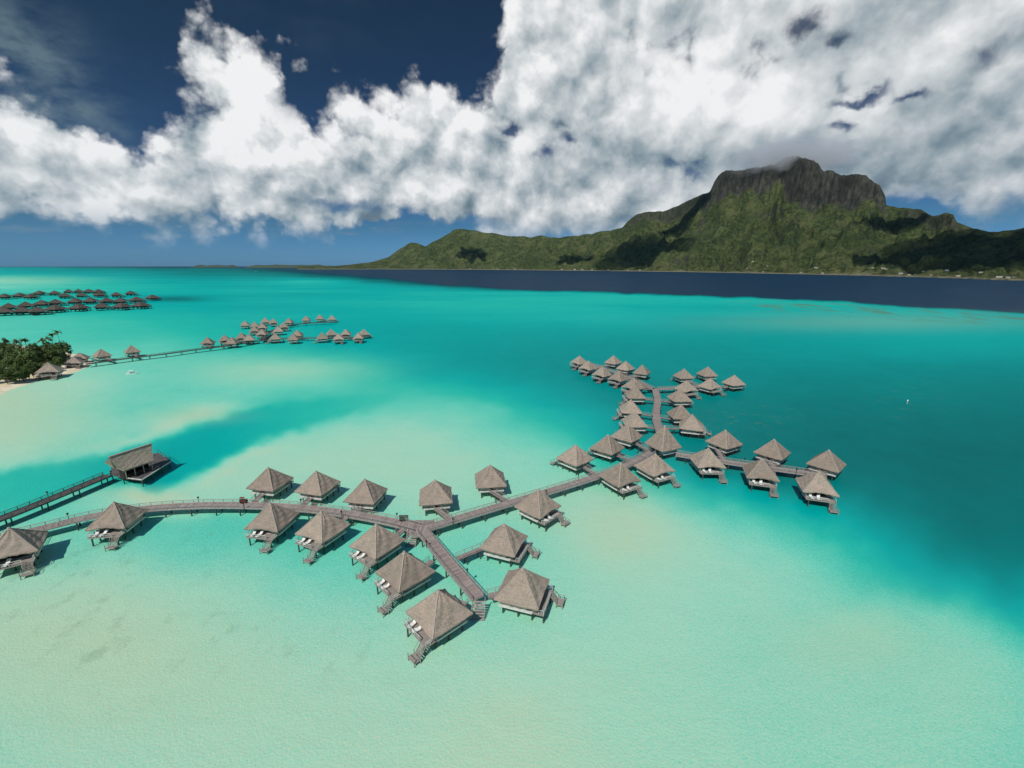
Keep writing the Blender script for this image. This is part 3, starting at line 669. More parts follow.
def make_bungalow(tall=False, detail=True):
    t = empty('overwater_bungalow', (0, 0, 0))
    a, z1 = (4.8, 10.2) if tall else (4.75, 7.95)
    rf, cap, fin = roof_parts(a, 3.7, z1, not tall, 3, .12)
    r = part('roof', rf, M_thatch, t); set_smooth(r.data)
    part('ridge_cap', cap, M_ridge, r); part('finial', fin, M_ridge, r)
    w = MB(); xf = 3.6 if tall else 2.0
    # walls as four slabs with a wide dark opening to the deck
    w.box(-3.6, xf, 3.42, 3.6, 2.22, 4.4); w.box(-3.6, xf, -3.6, -3.42, 2.22, 4.4); w.box(-3.6, -3.42, -3.42, 3.42, 2.22, 4.4)
    w.box(xf - .18, xf, 2.3, 3.42, 2.22, 4.4); w.box(xf - .18, xf, -3.42, -2.3, 2.22, 4.4); w.box(xf - .18, xf, -2.3, 2.3, 4.35, 4.4)
    wo_ = part('wall', w, M_white if tall else M_wall, t)
    gd = MB(); gd.box(xf - .12, xf - .06, -2.28, 2.28, 2.24, 4.34); g = part('sliding_door', gd, M_glass, t)
    fr = MB()
    for y in (-2.2, -.75, .75, 2.2): fr.box(xf - .05, xf + .03, y - .05, y + .05, 2.24, 4.22)
    fr.box(xf - .05, xf + .03, -2.26, 2.26, 4.22, 4.33)
    part('door_frame', fr, M_dark, g)
    for s in (-1, 1):
        q = MB(); q.box(-2.0, .9, s * 3.6, s * 3.66, 2.9, 4.1); o = part('window', q, M_glass, t)
        q = MB()
        for x0, x1, z0, z1_ in ((-2.1, -2.0, 2.8, 4.2), (.9, 1.0, 2.8, 4.2), (-2.0, .9, 2.8, 2.9), (-2.0, .9, 4.1, 4.2), (-.6, -.5, 2.9, 4.1)): q.box(x0, x1, s * 3.605, s * 3.71, z0, z1_)
        part('window_frame', q, M_white, o)
    q = MB(); q.box(-3.645, -3.6, -.6, .6, 2.24, 4.1); part('entrance_door', q, M_dark, t)
    fl = MB(); fl.box(-3.95, 3.2, -3.95, 3.95, 1.88, 2.2); part('floor_platform', fl, M_white, t)
    bm_ = MB()
    for y in (-3, 0, 3): bm_.box(-3.7, 5.3, y - .12, y + .12, 1.6, 1.877)
    part('floor_beam', bm_, M_pile, t)
    if not tall:
        dk = MB()
        for k in range(11): dk.box(3.22 + k * .22, 3.42 + k * .22, -3.85, 3.85, 1.96, 2.16)
        part('terrace_deck', dk, M_deckw, t)
        rl = MB()
        for y in (-3.8, 3.8): rl.bar((3.3, y, 3.0), (5.63, y, 3.0), .09); rl.bar((3.3, y, 2.6), (5.63, y, 2.6), .05)
        rl.bar((5.6, -3.8, 3.0), (5.6, 1.9, 3.0), .09); rl.bar((5.6, -3.8, 2.6), (5.6, 1.9, 2.6), .05)
        for p in ((3.3, -3.8), (4.6, -3.8), (5.6, -3.8), (5.6, -1.9), (5.6, 0), (5.6, 1.9), (3.3, 3.8), (4.6, 3.8), (5.6, 3.8)): rl.bar((*p, 2.16), (*p, 3.05), .09)
        part('terrace_railing', rl, M_white, t)
        st = MB()
        for k in range(5): st.box(5.68 + k * .24, 5.92 + k * .24, 2.1, 3.6, 1.86 - k * .24, 1.93 - k * .24)
        st.bar((5.64, 2.05, 2.0), (6.9, 2.05, .72), .07, .2); st.bar((5.64, 3.65, 2.0), (6.9, 3.65, .72), .07, .2)
        st.bar((5.68, 3.65, 3.0), (6.9, 3.65, 1.7), .07); st.bar((5.68, 2.05, 3.0), (6.9, 2.05, 1.7), .07)
        s_ = part('terrace_stairs', st, M_deckw, t)
        lp = MB(); lp.box(6.9, 8.3, 1.8, 4.0, .58, .74)
        for p in ((6.95, 1.85), (8.25, 1.85), (6.95, 3.95), (8.25, 3.95)): lp.cyl((*p, -3), (*p, 1.5), .09, .09, 6)
        lp.bar((6.95, 3.95, 1.45), (8.25, 3.95, 1.45), .07); lp.bar((8.25, 1.85, 1.45), (8.25, 3.95, 1.45), .07)
        part('swim_platform', lp, M_deckw, t)
    for x in (-3.3, 0, 3.0) + (() if tall else (5.4,)):
        for y in (-3, 0, 3):
            if x == 5.4 and y == 0: continue
            p = part('stilt', pile_me, M_pile, t); p.location = (x, y, 0)
    def shrink(o):
        for c in KIDS.get(o.name, []):
            if c.data is pile_me: c.location = (c.location.x * KX, c.location.y * KX, 0)
            else: c.data.transform(Matrix.Diagonal((KX, KX, 1, 1)))
            shrink(c)
    shrink(t)
    return t
B = make_bungalow(); TB = make_bungalow(True)
def merged(name, src):
    """small far copies: one mesh with every surface of the near model"""
    vs, fs, mi, uv, mats = [], [], [], [], []
    def walk(o, M):
        Mo = M @ o.matrix_basis
        if o.type == 'MESH':
            b0 = len(vs); me = o.data; vs.extend([tuple(Mo @ v.co) for v in me.vertices]); u = me.uv_layers[0].data if me.uv_layers else None
            if me.materials[0] not in mats: mats.append(me.materials[0])
            k = mats.index(me.materials[0])
            for p in me.polygons: fs.append([b0 + q for q in p.vertices]); mi.append(k); uv.extend([tuple(u[l].uv) for l in p.loop_indices])
        for c in KIDS.get(o.name, []): walk(c, Mo)
    walk(src, Matrix()); me = bpy.data.meshes.new(name); me.from_pydata(vs, [], fs)
    ul = me.uv_layers.new(name='UVMap'); ul.data.foreach_set('uv', np.array(uv, dtype=np.float32).ravel()); me.polygons.foreach_set('material_index', mi)
    for m in mats: me.materials.append(m)
    return me
far_me = merged('overwater_bungalow', B)
dark_me = far_me.copy()  # far left cluster: the same model in darker tones
for k, m_ in enumerate(dark_me.materials):
    dark_me.materials[k] = {M_thatch: M_darkthatch, M_ridge: M_darkthatch, M_white: M_gdark, M_wall: M_dark, M_deckw: M_gdark}.get(m_, m_)

# jetty centre lines, read as bearings on the deck plane (2.3 m above the water)
ZJ = 2.3
J = {
 'main': [(-60,552),(40,529),(90,516),(145,508),(200,505),(250,505),(300,507.5),(345,513),(390,521),(418,529)],
 'link': [(424,529),(440,524),(500,506),(560,488),(600,475.5),(628,465),(652,452)],
 'spur': [(421,530),(445,560),(478,598)],
 'north': [(662,438),(655,418),(658,402),(655,388)],
 'east': [(676,454),(700,458),(740,464),(800,472),(826,476)],
 'nw': [(653,389),(636,380),(612,371),(584,362)],
 'ne': [(658,389),(680,388),(704,386),(722,388)],
 'hallway': [(-60,540),(0,519),(50,499),(108,475)],
 'far': [(86,364),(101,362),(130,358),(165,354),(200,349),(235,345),(262,340),(300,338),(340,338),(362,338)],
 'far_up': [(262,340),(270,331),(292,324),(334,322)],
}
JW = {k: [gp(x, y, ZJ) for x, y in v] for k, v in J.items()}
def poly_sample(pts, step):
    out = []; acc = 0.0; nxt = step / 2
    for a, b in zip(pts, pts[1:]):
        L = (b - a).length; d = (b - a) / L
        while nxt <= acc + L:
            out.append((a + d * (nxt - acc), d)); nxt += step
        acc += L
    return out
def smooth_line(pts, it=2):
    for _ in range(it):
        q = [pts[0]]
        for a, b in zip(pts, pts[1:]): q += [a * .75 + b * .25, a * .25 + b * .75]
        pts = q + [pts[-1]]
    return pts
light_me = MB(); light_me.cyl((0, 0, 0), (0, 0, 1.5), .07, .06, 6); light_me.box(-.16, .16, -.16, .16, 1.5, 1.85); light_me = light_me.mesh('light_post'); light_me.materials.append(M_dark)
def jetty(key, width, label, rails=True, piles=6.0, lights=13.0, smooth=2, name='jetty', z=ZJ, cat='jetty', dark=False, grp=None):
    pts = smooth_line(JW[key], smooth) if smooth else JW[key]; org = pts[0].copy(); org.z = 0
    t = empty(name, org); pts = [p - org for p in pts]; tag(t, label, cat, grp)
    nrm = []
    for i in range(len(pts)):
        d = (pts[min(i + 1, len(pts) - 1)] - pts[max(i - 1, 0)]).normalized(); nrm.append(Vector((-d.y, d.x, 0)))
    mb = MB(); u = 0; h = width / 2; dz = Vector((0, 0, .28))
    for i in range(len(pts) - 1):
        a, b, na_, nb = pts[i], pts[i + 1], nrm[i], nrm[i + 1]; L = (b - a).length
        l0, r0, l1, r1 = a + na_ * h, a - na_ * h, b + nb * h, b - nb * h
        mb.face([r0, r1, l1, l0], 0, [(u, 0), (u + L, 0), (u + L, width), (u, width)])
        mb.face([l0 - dz, l1 - dz, r1 - dz, r0 - dz], 1, [(u, 0)] * 4)
        mb.face([l0, l1, l1 - dz, l0 - dz], 1, [(u, 0)] * 4); mb.face([r0 - dz, r1 - dz, r1, r0], 1, [(u, 0)] * 4)
        u += L
    for a, n_ in ((pts[0], nrm[0]), (pts[-1], nrm[-1])): mb.face([a + n_ * h, a - n_ * h, a - n_ * h - dz, a + n_ * h - dz], 1)
    part('walkway_deck', mb, [M_djetty if dark else M_jetty, M_gdark if dark else M_rail], t)
    if rails:
        for s in (-1, 1):
            rb = MB(); off = s * (h - .08)
            for i in range(len(pts) - 1):
                a, b = pts[i] + nrm[i] * off, pts[i + 1] + nrm[i + 1] * off
                for zz, w_ in ((.82, .11), (.42, .06)): rb.bar(a + Vector((0, 0, zz)), b + Vector((0, 0, zz)), w_)
                rb.bar(a + Vector((0, 0, .06)), b + Vector((0, 0, .06)), .16, .12)
            for p, d in poly_sample(pts, 2.4):
                q = p + Vector((-d.y, d.x, 0)) * off; rb.bar(q, q + Vector((0, 0, .85)), .10)
            part('railing', rb, M_gdark if dark else M_rail, t)
    smp = poly_sample(pts, piles)
    if len(smp) > 48: smp = smp[::2]
    for p, d in smp:
        for s in (-1, 1):
            q = p + Vector((-d.y, d.x, 0)) * (s * (h - .3)); o = part('pile', pile_me, M_pile, t); o.location = (q.x, q.y, .02)
    if lights:
        for i, (p, d) in enumerate(poly_sample(pts, lights)):
            q = p + Vector((-d.y, d.x, 0)) * ((h + .12) * (1 if i % 2 else -1)); o = part('light_post', light_me, M_dark, t); o.location = (q.x, q.y, ZJ - .3)
    return t
jetty('main', 2.8, 'long curved grey plank jetty running in from the left edge of the lagoon')
jetty('link', 2.6, 'straight plank jetty climbing right from the triangular landing to the far huts')
jetty('spur', 2.5, 'short wide plank jetty running down right from the triangular landing')
jetty('north', 2.9, 'winding plank jetty leading away behind the tall pointed pavilion')
jetty('east', 2.8, 'plank jetty running right from the tall pointed pavilion to the outermost huts')
jetty('nw', 2.4, 'plank jetty between the two rows of the far left wing', lights=0)
jetty('ne', 2.4, 'plank jetty between the huts of the far right wing', lights=0)
jetty('hallway', 3.0, 'dark plank jetty leading up to the long thatched hall', dark=True, piles=7)
jetty('far', 2.6, 'long thin jetty from the beach to the distant bungalow cluster', piles=9, lights=0, dark=True)
jetty('far_up', 2.6, 'branch jetty through the upper huts of the distant cluster', piles=9, lights=0, dark=True)

# triangular landing where three jetties meet
def landing():
    c = gp(421, 527, 0); t = empty('landing_platform', c)
    P = [gp(x, y, ZJ + .02) - c for x, y in ((398,525),(402,520.5),(434,520),(436,524),(428,533),(416,537))]
    mb = MB(); mb.face(P, 0, [(p.x, p.y) for p in P][::1])
    Q = [p - Vector((0, 0, .32)) for p in P]; mb.face(Q[::-1], 1)
    for i in range(6): mb.face([P[i], Q[i], Q[(i + 1) % 6], P[(i + 1) % 6]], 1)
    me = mb.mesh('platform_deck'); bmm = bmesh.new(); bmm.from_mesh(me); bmesh.ops.recalc_face_normals(bmm, faces=bmm.faces); bmm.to_mesh(me); bmm.free()
    part('platform_deck', me, [M_jetty, M_rail], t)
    for p in P[::1]:
        o = part('pile', pile_me, M_pile, t); o.location = (p.x * .9, p.y * .9, 0)
    tag(t, 'reddish triangular plank landing where the three near jetties meet', 'landing')
landing()
def dock_steps(px, py, ang, label):
    t = empty('dock_steps', gp(px, py, ZJ) * 1.0, ang); t.location.z = 0; tag(t, label, 'steps', 'steps down to the water')
    for k in range(7):
        q = MB(); q.box(.2 + k * .36, .56 + k * .36, -1.1, 1.1, 2.0 - k * .3, 2.08 - k * .3); part('tread', q, M_rail, t)
    for s in (-1.12, 1.12):
        q = MB(); q.bar((.05, s, 2.1), (2.8, s, -.4), .1, .28); part('stringer', q, M_rail, t)
        q = MB(); q.bar((.1, s, 2.9), (2.5, s, .85), .08); q.bar((.15, s, 2.0), (.15, s, 2.95), .08); q.bar((2.45, s, .1), (2.45, s, .9), .08); part('handrail', q, M_rail, t)
dock_steps(413, 531, R(-93), 'grey plank steps going down to the water below the triangular landing')
dock_steps(479, 599, R(-92), 'grey plank steps going down to the water at the end of the short jetty')
def screen(px, py):
    t = empty('lattice_screen', gp(px, py, ZJ)); t.location.z = ZJ - .28; tag(t, 'small dark lattice screen standing at the back of the triangular landing', 'screen')
    f = MB()
    for a, b in (((-1, 0, 0), (-1, 0, 1.9)), ((1, 0, 0), (1, 0, 1.9)), ((-1, 0, 1.88), (1, 0, 1.88)), ((-1, 0, .3), (1, 0, .3))): f.bar(a, b, .12)
    part('frame', f, M_gdark, t); s = MB()
    for k in range(9): s.box(-.95, .95, -.02, .02, .38 + k * .165, .48 + k * .165)
    for k in range(5): s.box(-.8 + k * .4 - .04, -.8 + k * .4 + .04, .025, .05, .36, 1.85)
    part('slats', s, M_dark, t)
screen(404, 521.5)
def chest(px, py):
    t = empty('equipment_cart', gp(px, py, ZJ), R(3)); t.scale = (.85, .85, .85); t.location.z = ZJ + .02; tag(t, 'small dark service cart with red panel parked on the near jetty', 'cart')
    q = MB(); q.box(-1.05, 1.05, -.42, .42, .36, 1.0); part('body', q, M_dark, t)
    q = MB(); q.box(-.5, .75, -.46, -.425, .45, .9); part('side_panel', q, M_red, t)
    q = MB(); q.box(-1.0, .2, -.45, .45, 1.55, 1.62)
    for x in (-.95, .15):
        for y in (-.4, .4): q.bar((x, y, .95), (x, y, 1.56), .05)
    part('canopy', q, M_red, t)
    for x in (-.7, .7):
        for y in (-.44, .44):
            q = MB(); q.cyl((x, y - .06, .24), (x, y + .06, .24), .24, .24, 12); part('wheel', q, M_dark, t)
chest(244, 502.6)

def nearest(p, keys):
    best = None
    for k in keys:
        for a, b in zip(JW[k], JW[k][1:]):
            ab = b - a; t = max(0, min(1, (p - a).dot(ab) / ab.length_squared)); q = a + ab * t; d = (q - p).length
            if best is None or d < best[0]: best = (d, q, ab.normalized())
    return best
def gangway(root, loc, rz, target, w=1.5):
    """footway from the back door of a bungalow to its jetty, a part of the bungalow"""
    M = Matrix.Translation(loc) @ Matrix.Rotation(rz, 4, 'Z'); Mi = M.inverted()
    a = Vector((-3.38, 0, 2.12)); tgt = Vector((target.x, target.y, 2.12)); b = Mi @ tgt; b.z = 2.12
    d = b - a
    if d.length < 1.5: return
    dn = d.normalized(); n = Vector((-dn.y, dn.x, 0)); b = b - dn * 1.35
    if (b - a).length < .8 or (b - a).dot(dn) <= 0: return
    q = MB(); L = (b - a).length; lo = Vector((0, 0, -.2))
    q.face([a - n * w / 2, b - n * w / 2, b + n * w / 2, a + n * w / 2], 0, [(0, 0), (L, 0), (L, w), (0, w)])
    for s in (-1, 1):
        A, B_ = a + n * (s * w / 2), b + n * (s * w / 2); q.face([A, B_, B_ + lo, A + lo], 0, [(0, 0)] * 4)
    q.face([a + n * w / 2 + lo, b + n * w / 2 + lo, b - n * w / 2 + lo, a - n * w / 2 + lo], 0)
    g = part('gangway', q, M_jetty, root)
    r = MB()
    for s in (-1, 1):
        o = n * (s * (w / 2 - .05)); r.bar(a + o + Vector((0, 0, .9)), b + o + Vector((0, 0, .9)), .08); r.bar(a + o + Vector((0, 0, .45)), b + o + Vector((0, 0, .45)), .05)
        k = max(2, int(L / 1.8))
        for i in range(k + 1): p = a.lerp(b, i / k) + o; r.bar(p, p + Vector((0, 0, .92)), .07)
    part('gangway_railing', r, M_rail, g)
    if L > 6:
        for f_ in (.35, .75):
            for s in (-1, 1): p = a.lerp(b, f_) + n * (s * .5); o = part('gangway_stilt', pile_me, M_pile, root); o.location = (p.x, p.y, -.1); o.scale = (.8, .8, 1)

def lounger_proto():
    t = empty('sun_lounger', (0, 0, 0))
    f = MB(); f.box(-1.0, .95, -.34, .34, .24, .30)
    part('frame', f, M_deckw, t)
    for x in (-.85, .8):
        for y in (-.28, .28): q = MB(); q.box(x - .04, x + .04, y - .04, y + .04, 0, .24); part('leg', q, M_deckw, t)
    c = MB(); c.box(-.25, .95, -.33, .33, .305, .43); part('seat_cushion', c, M_cush, t)
    c = MB(); c.box(0, .85, -.33, .33, 0, .12, 0, Matrix.Translation((-.28, 0, .33)) @ Matrix.Rotation(R(180 + 42), 4, 'Y') @ Matrix.Translation((0, 0, -.12))); part('backrest_cushion', c, M_cush, t)
    return t
LG = lounger_proto(); lg_used = [False]
used_b = {'B': False, 'T': False}
def place_bungalow(x, y, keys, label, group, face=None, loungers=None, tall=False, scale=1.0, tgt=None, zs=1.0):
    za = (10.4 if tall else 8.1) * scale * zs; loc = gp(x, y, za); loc.z = 0
    near = nearest(loc + Vector((0, 0, ZJ)), keys) if keys else None
    rz = R(face) if face is not None else math.atan2((loc - near[1]).y, (loc - near[1]).x)
    src = TB if tall else B; key = 'T' if tall else 'B'
    if not used_b[key]:
        used_b[key] = True; o = src; base_kids[key] = list(KIDS[src.name])
        o['_src'] = 1
    else:
        o = src.copy(); COL.objects.link(o)
        for ch in base_kids[key]: copy_tree(ch, o)
    if '_src' in o.keys(): del o['_src']
    o.location = loc; o.rotation_euler = (0, 0, rz); o.scale = (scale, scale, scale * zs)
    tag(o, label, 'bungalow', group)
    if not tall and keys: gangway(o, loc, rz, gp(*tgt, ZJ) if tgt else near[1])
    if loungers:
        M = Matrix.Translation(loc) @ Matrix.Rotation(rz, 4, 'Z')
        for i, (lx, ly, lab) in enumerate(((3.85, -2.0, 'farther from'), (3.9, -.45, 'nearer to'))):
            if not lg_used[0]: q = LG; lg_used[0] = True
            else: q = copy_tree(LG)
            p = M @ Vector((lx * scale, ly * scale, 2.165 * scale)); q.location = p; q.rotation_euler = (0, 0, rz + (-.25 if i else .2))
            tag(q, f'white sun lounger {lab} the stairs, {loungers}', 'sun lounger', 'white sun loungers on the bungalow terraces')
    return o
base_kids = {}
def facing(mode, L=None, Fc=None, Rc=None):
    P = [gp(*q, 3.7) if q else None for q in (L, Fc, Rc)]; v = Vector((0, 0, 0))
    if P[0] and P[1]: d = (P[1] - P[0]).normalized(); v += Vector((d.y, -d.x, 0))
    if P[1] and P[2]: d = (P[2] - P[1]).normalized(); v -= d
    a = math.degrees(math.atan2(v.y, v.x)); return a + {'front': 0, 'back': 180, 'right': 90, 'left': -90}[mode]
FR = [(8.5,527.7,facing('front',None,(30,552),(42,530)),None),(113.5,502,facing('front',(89,526),(126,528),(144,508)),None),(270,503,facing('front',(245,525),(277,530),(296,511)),None),(321,511,facing('front',(295,532),(318,542),(348,520)),None),
      (376,524,facing('front',(347,538),(373,553),(400,534)),None),(404,551.6,facing('front',(376,569),(398,592),(431.6,570)),(436,556)),(438,590,facing('front',(404,611),(431,641),(472,613)),(470,596))]
for i, (x, y, a, tg) in enumerate(FR):
    nm = ords[i] + ' front row bungalow'
    lab = ['thatched bungalow cut by the left edge of the photo, front row of the near jetty', 'thatched bungalow standing alone left of the front row, by the near jetty', 'thatched bungalow third from the left in the front row of the near jetty', 'thatched bungalow fourth from the left in the front row of the near jetty', 'thatched bungalow fifth from the left, just below the triangular landing', 'thatched bungalow left of the short jetty, second nearest to the viewer', 'nearest and largest thatched bungalow, left of the end of the short jetty'][i]
    lg = ['bungalow at the left edge', 'lone bungalow left of the front row', 'third bungalow from the left', 'fourth bungalow from the left', 'fifth bungalow from the left', 'second nearest bungalow', 'nearest bungalow'][i]
    place_bungalow(x, y, ['main'] if i < 5 else ['spur'], lab, 'thatched bungalows along the near jetty', a, lg, tgt=tg, scale=1.0 if i else 1.04)
for i, (x, y, a) in enumerate([(268,467.5,facing('back',(247,487),(272,490),(291,477))),(316,471,facing('back',(294,490.5),(321,498),(337,482))),(364.5,479,facing('back',(342.5,500),(370.6,503),(384,487)))]):
    place_bungalow(x, y, ['main'], f'{["left","middle","right"][i]} thatched bungalow of the three standing behind the near jetty', 'thatched bungalows along the near jetty', a)
for x, y, a, lab in [(435,480,facing('back',(417,503),(452,500)),'thatched bungalow right behind the triangular landing, joined by a slanting gangway'),(490,465,facing('back',(473,485),(507.5,483)),'thatched bungalow behind the middle of the straight jetty, upper of that pair')]:
    place_bungalow(x, y, ['link'], lab, 'thatched bungalows along the straight jetty', a)
place_bungalow(538, 489.6, ['link'], 'thatched bungalow in front of the straight jetty, its terrace facing right', 'thatched bungalows along the straight jetty', facing('right',(516,502),(542,517),(561,502)), 'bungalow in front of the straight jetty')
place_bungalow(504, 524, ['spur'], 'thatched bungalow at the end of the curved footway, right of the short jetty', 'thatched bungalows along the near jetty', facing('right',(481.6,551),(517,555),(526.7,545.7)), tgt=(450,560), scale=.97)
place_bungalow(522.6, 568, ['spur'], 'big thatched bungalow right of the end of the short jetty', 'thatched bungalows along the near jetty', facing('right',(497,599),(540,607),(548.6,589)), tgt=(481,597), scale=1.0)
MIDG = 'thatched bungalows around the pointed pavilion'
place_bungalow(664.8, 425.5, [], 'tall steep pointed thatched pavilion with white walls where the jetties cross', 'pointed pavilion', 205, tall=True)
mid = [(575.6,444.6,['link'],facing('left',(558,457),(577,465),(593,458)),None,'thatched bungalow furthest left behind the straight jetty, on pale water'),
 (608,434.8,['link'],facing('left',(590,446.6),(611.5,453.8),(625,444.6)),None,'thatched bungalow second from the left behind the upper end of the straight jetty'),
 (627.5,424,['link'],facing('left',(610.5,434),(632,442.5),(642,432)),None,'thatched bungalow third from the left behind the upper end of the straight jetty'),
 (635,411.8,['north'],180,None,'nearest thatched bungalow on the left side of the winding jetty'),
 (631,399.5,['north'],175,None,'second nearest thatched bungalow on the left side of the winding jetty'),
 (635.5,386.2,['north'],178,None,'third nearest thatched bungalow on the left side of the winding jetty'),
 (634,378.2,['nw'],215,None,'thatched bungalow at the corner between the winding jetty and the left wing'),
 (620.8,463,['link'],facing('right',(599,475),(617,486.6),(640,479)),'bungalow before the upper end of the straight jetty','thatched bungalow in front of the upper end of the straight jetty'),
 (655.6,453.8,['link'],facing('right',(634,463),(652.5,472.7),(675,467.6)),'bungalow just below the pointed pavilion','thatched bungalow just below the tall pointed pavilion'),
 (680.2,389,['north'],5,None,'third nearest thatched bungalow on the right side of the winding jetty'),
 (681.3,404.6,['north'],0,None,'second nearest thatched bungalow on the right side of the winding jetty'),
 (692.5,414.5,['north'],-20,None,'nearest thatched bungalow on the right side of the winding jetty'),
 (708.5,448,['east'],facing('front',(697,465),(725,465.5)),'first bungalow in front of the right hand jetty','first of three thatched bungalows in front of the right hand jetty'),
 (762.5,458.7,['east'],facing('front',(749.6,476),(781,480)),'second bungalow in front of the right hand jetty','second of three thatched bungalows in front of the right hand jetty'),
 (819.5,471.6,['east'],facing('front',(805,488.7),(841.5,493.7)),'third bungalow in front of the right hand jetty','outermost thatched bungalow in front of the right hand jetty'),
 (725.5,430,['east'],facing('back',(707,440.4),(726,448.4),(742.7,442)),None,'first of three thatched bungalows behind the right hand jetty'),
 (774.3,439.3,['east'],facing('back',(756,452),(781.8,460),(790,451)),None,'second of three thatched bungalows behind the right hand jetty'),
 (829,450,['east'],facing('back',(808,463.6),(836.6,471),(846.7,463.6)),None,'outermost thatched bungalow behind the right hand jetty')]
for x, y, k, a, lg, lab in mid: place_bungalow(x, y, k, lab, MIDG, a, lg)
wing = [(618.7,370.8,'nw',225,'fourth from the tip in the front row of the far left wing'),(602.3,366.7,'nw',225,'third from the tip in the front row of the far left wing'),
 (588.3,360.7,'nw',225,'second from the tip in the front row of the far left wing'),(579.5,355.6,'nw',215,'at the tip of the far left wing'),
 (613.6,355.4,'nw',45,'leftmost in the back row of the far left wing'),(625.9,361,'nw',45,'middle one in the back row of the far left wing'),(642.3,364.8,'nw',60,'rightmost in the back row of the far left wing'),
 (684.3,368.7,'ne',100,'leftmost in the back row of the far right wing'),(708,366.7,'ne',100,'rightmost in the back row of the far right wing'),
 (686.8,380.5,'ne',-70,'leftmost in the front row of the far right wing'),(710.5,378,'ne',-60,'middle one in the front row of the far right wing'),(734.6,374.9,'ne',20,'at the right tip of the far right wing')]
for x, y, k, a, lab in wing: place_bungalow(x, y, [k], 'thatched bungalow ' + lab, 'thatched bungalows on the two far wings', a, scale=.97)
# beach-side bungalows
for x, y, s, lab in [(131,345,1.0,'thatched bungalow over water, farthest out of the row beside the beach'),(100.6,348.7,1.0,'thatched bungalow over water, second farthest out beside the beach')]:
    place_bungalow(x, y, ['far'], lab, 'thatched bungalows by the beach', None, scale=s)
for x, y, s, lab in [(73,356.5,1.0,'thatched bungalow on the shore at the right end of the beach'),(79,352.5,.95,'thatched bungalow half hidden behind the one at the end of the beach'),(47.5,362.5,1.25,'low wide thatched bungalow in front of the grove on the beach')]:
    place_bungalow(x, y, [], lab, 'thatched bungalows by the beach', 300, scale=s, zs=.85)
# distant cluster
farp = [(207,337),(224,334.7),(231.5,337),(241,332.5),(248.3,334),(254,326),(261.6,329),(244.5,320.5),(254,321.5),(264.8,317.5),(272.8,318.5),(262,323),(277.7,326),(274.5,333),(283,322.5),(288.5,318),(297,329.8),(292.8,333.5),(305.7,315.8),(319.6,314.5),(331.4,315),(321.8,332.5),(331,329),(338,333.3),(345.4,329),(358,332.5),(363.7,329)]
for i, (x, y) in enumerate(sorted(farp)):
    o = mesh_obj('overwater_bungalow', far_me, []); loc = gp(x, y, 8.1); loc.z = 0; o.location = loc; o.rotation_euler = (0, 0, R(random.choice((20, 110, 200, 290)) + random.uniform(-12, 12)))
    tag(o, f'small thatched bungalow, {ords[i]} from the left in the distant middle cluster', 'bungalow', 'thatched bungalows of the distant middle cluster')
farl = [(4,293.5),(19,292.5),(30,293.5),(39,290.5),(54,290.5),(64,293),(68,289),(78,288.8),(88,288.8),(98,289),(81,292.5),(99,292),(116,292),(130,290.5),(136,296.5),(152,294.5),(8,303),(25,301.5),(41,300),(55,299),(75,298),(90,297.5),(106,297.5),(120,297.5),(21.6,306.5),(37,306.5),(55,304.5),(78,303.5),(101,302.6),(121,302.4),(140,301.5),(3,307)]
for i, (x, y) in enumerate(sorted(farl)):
    o = mesh_obj('overwater_bungalow', dark_me, []); s = 1.6; loc = gp(x, y, 8.1 * s * .8); loc.z = 0; o.location = loc; o.scale = (s * 1.35, s * 1.35, s * .8); o.rotation_euler = (0, 0, R(random.uniform(0, 90)))
    tag(o, f'dark bungalow, {ords[i]} from the left in the farthest left cluster', 'bungalow', 'dark bungalows of the farthest left cluster')

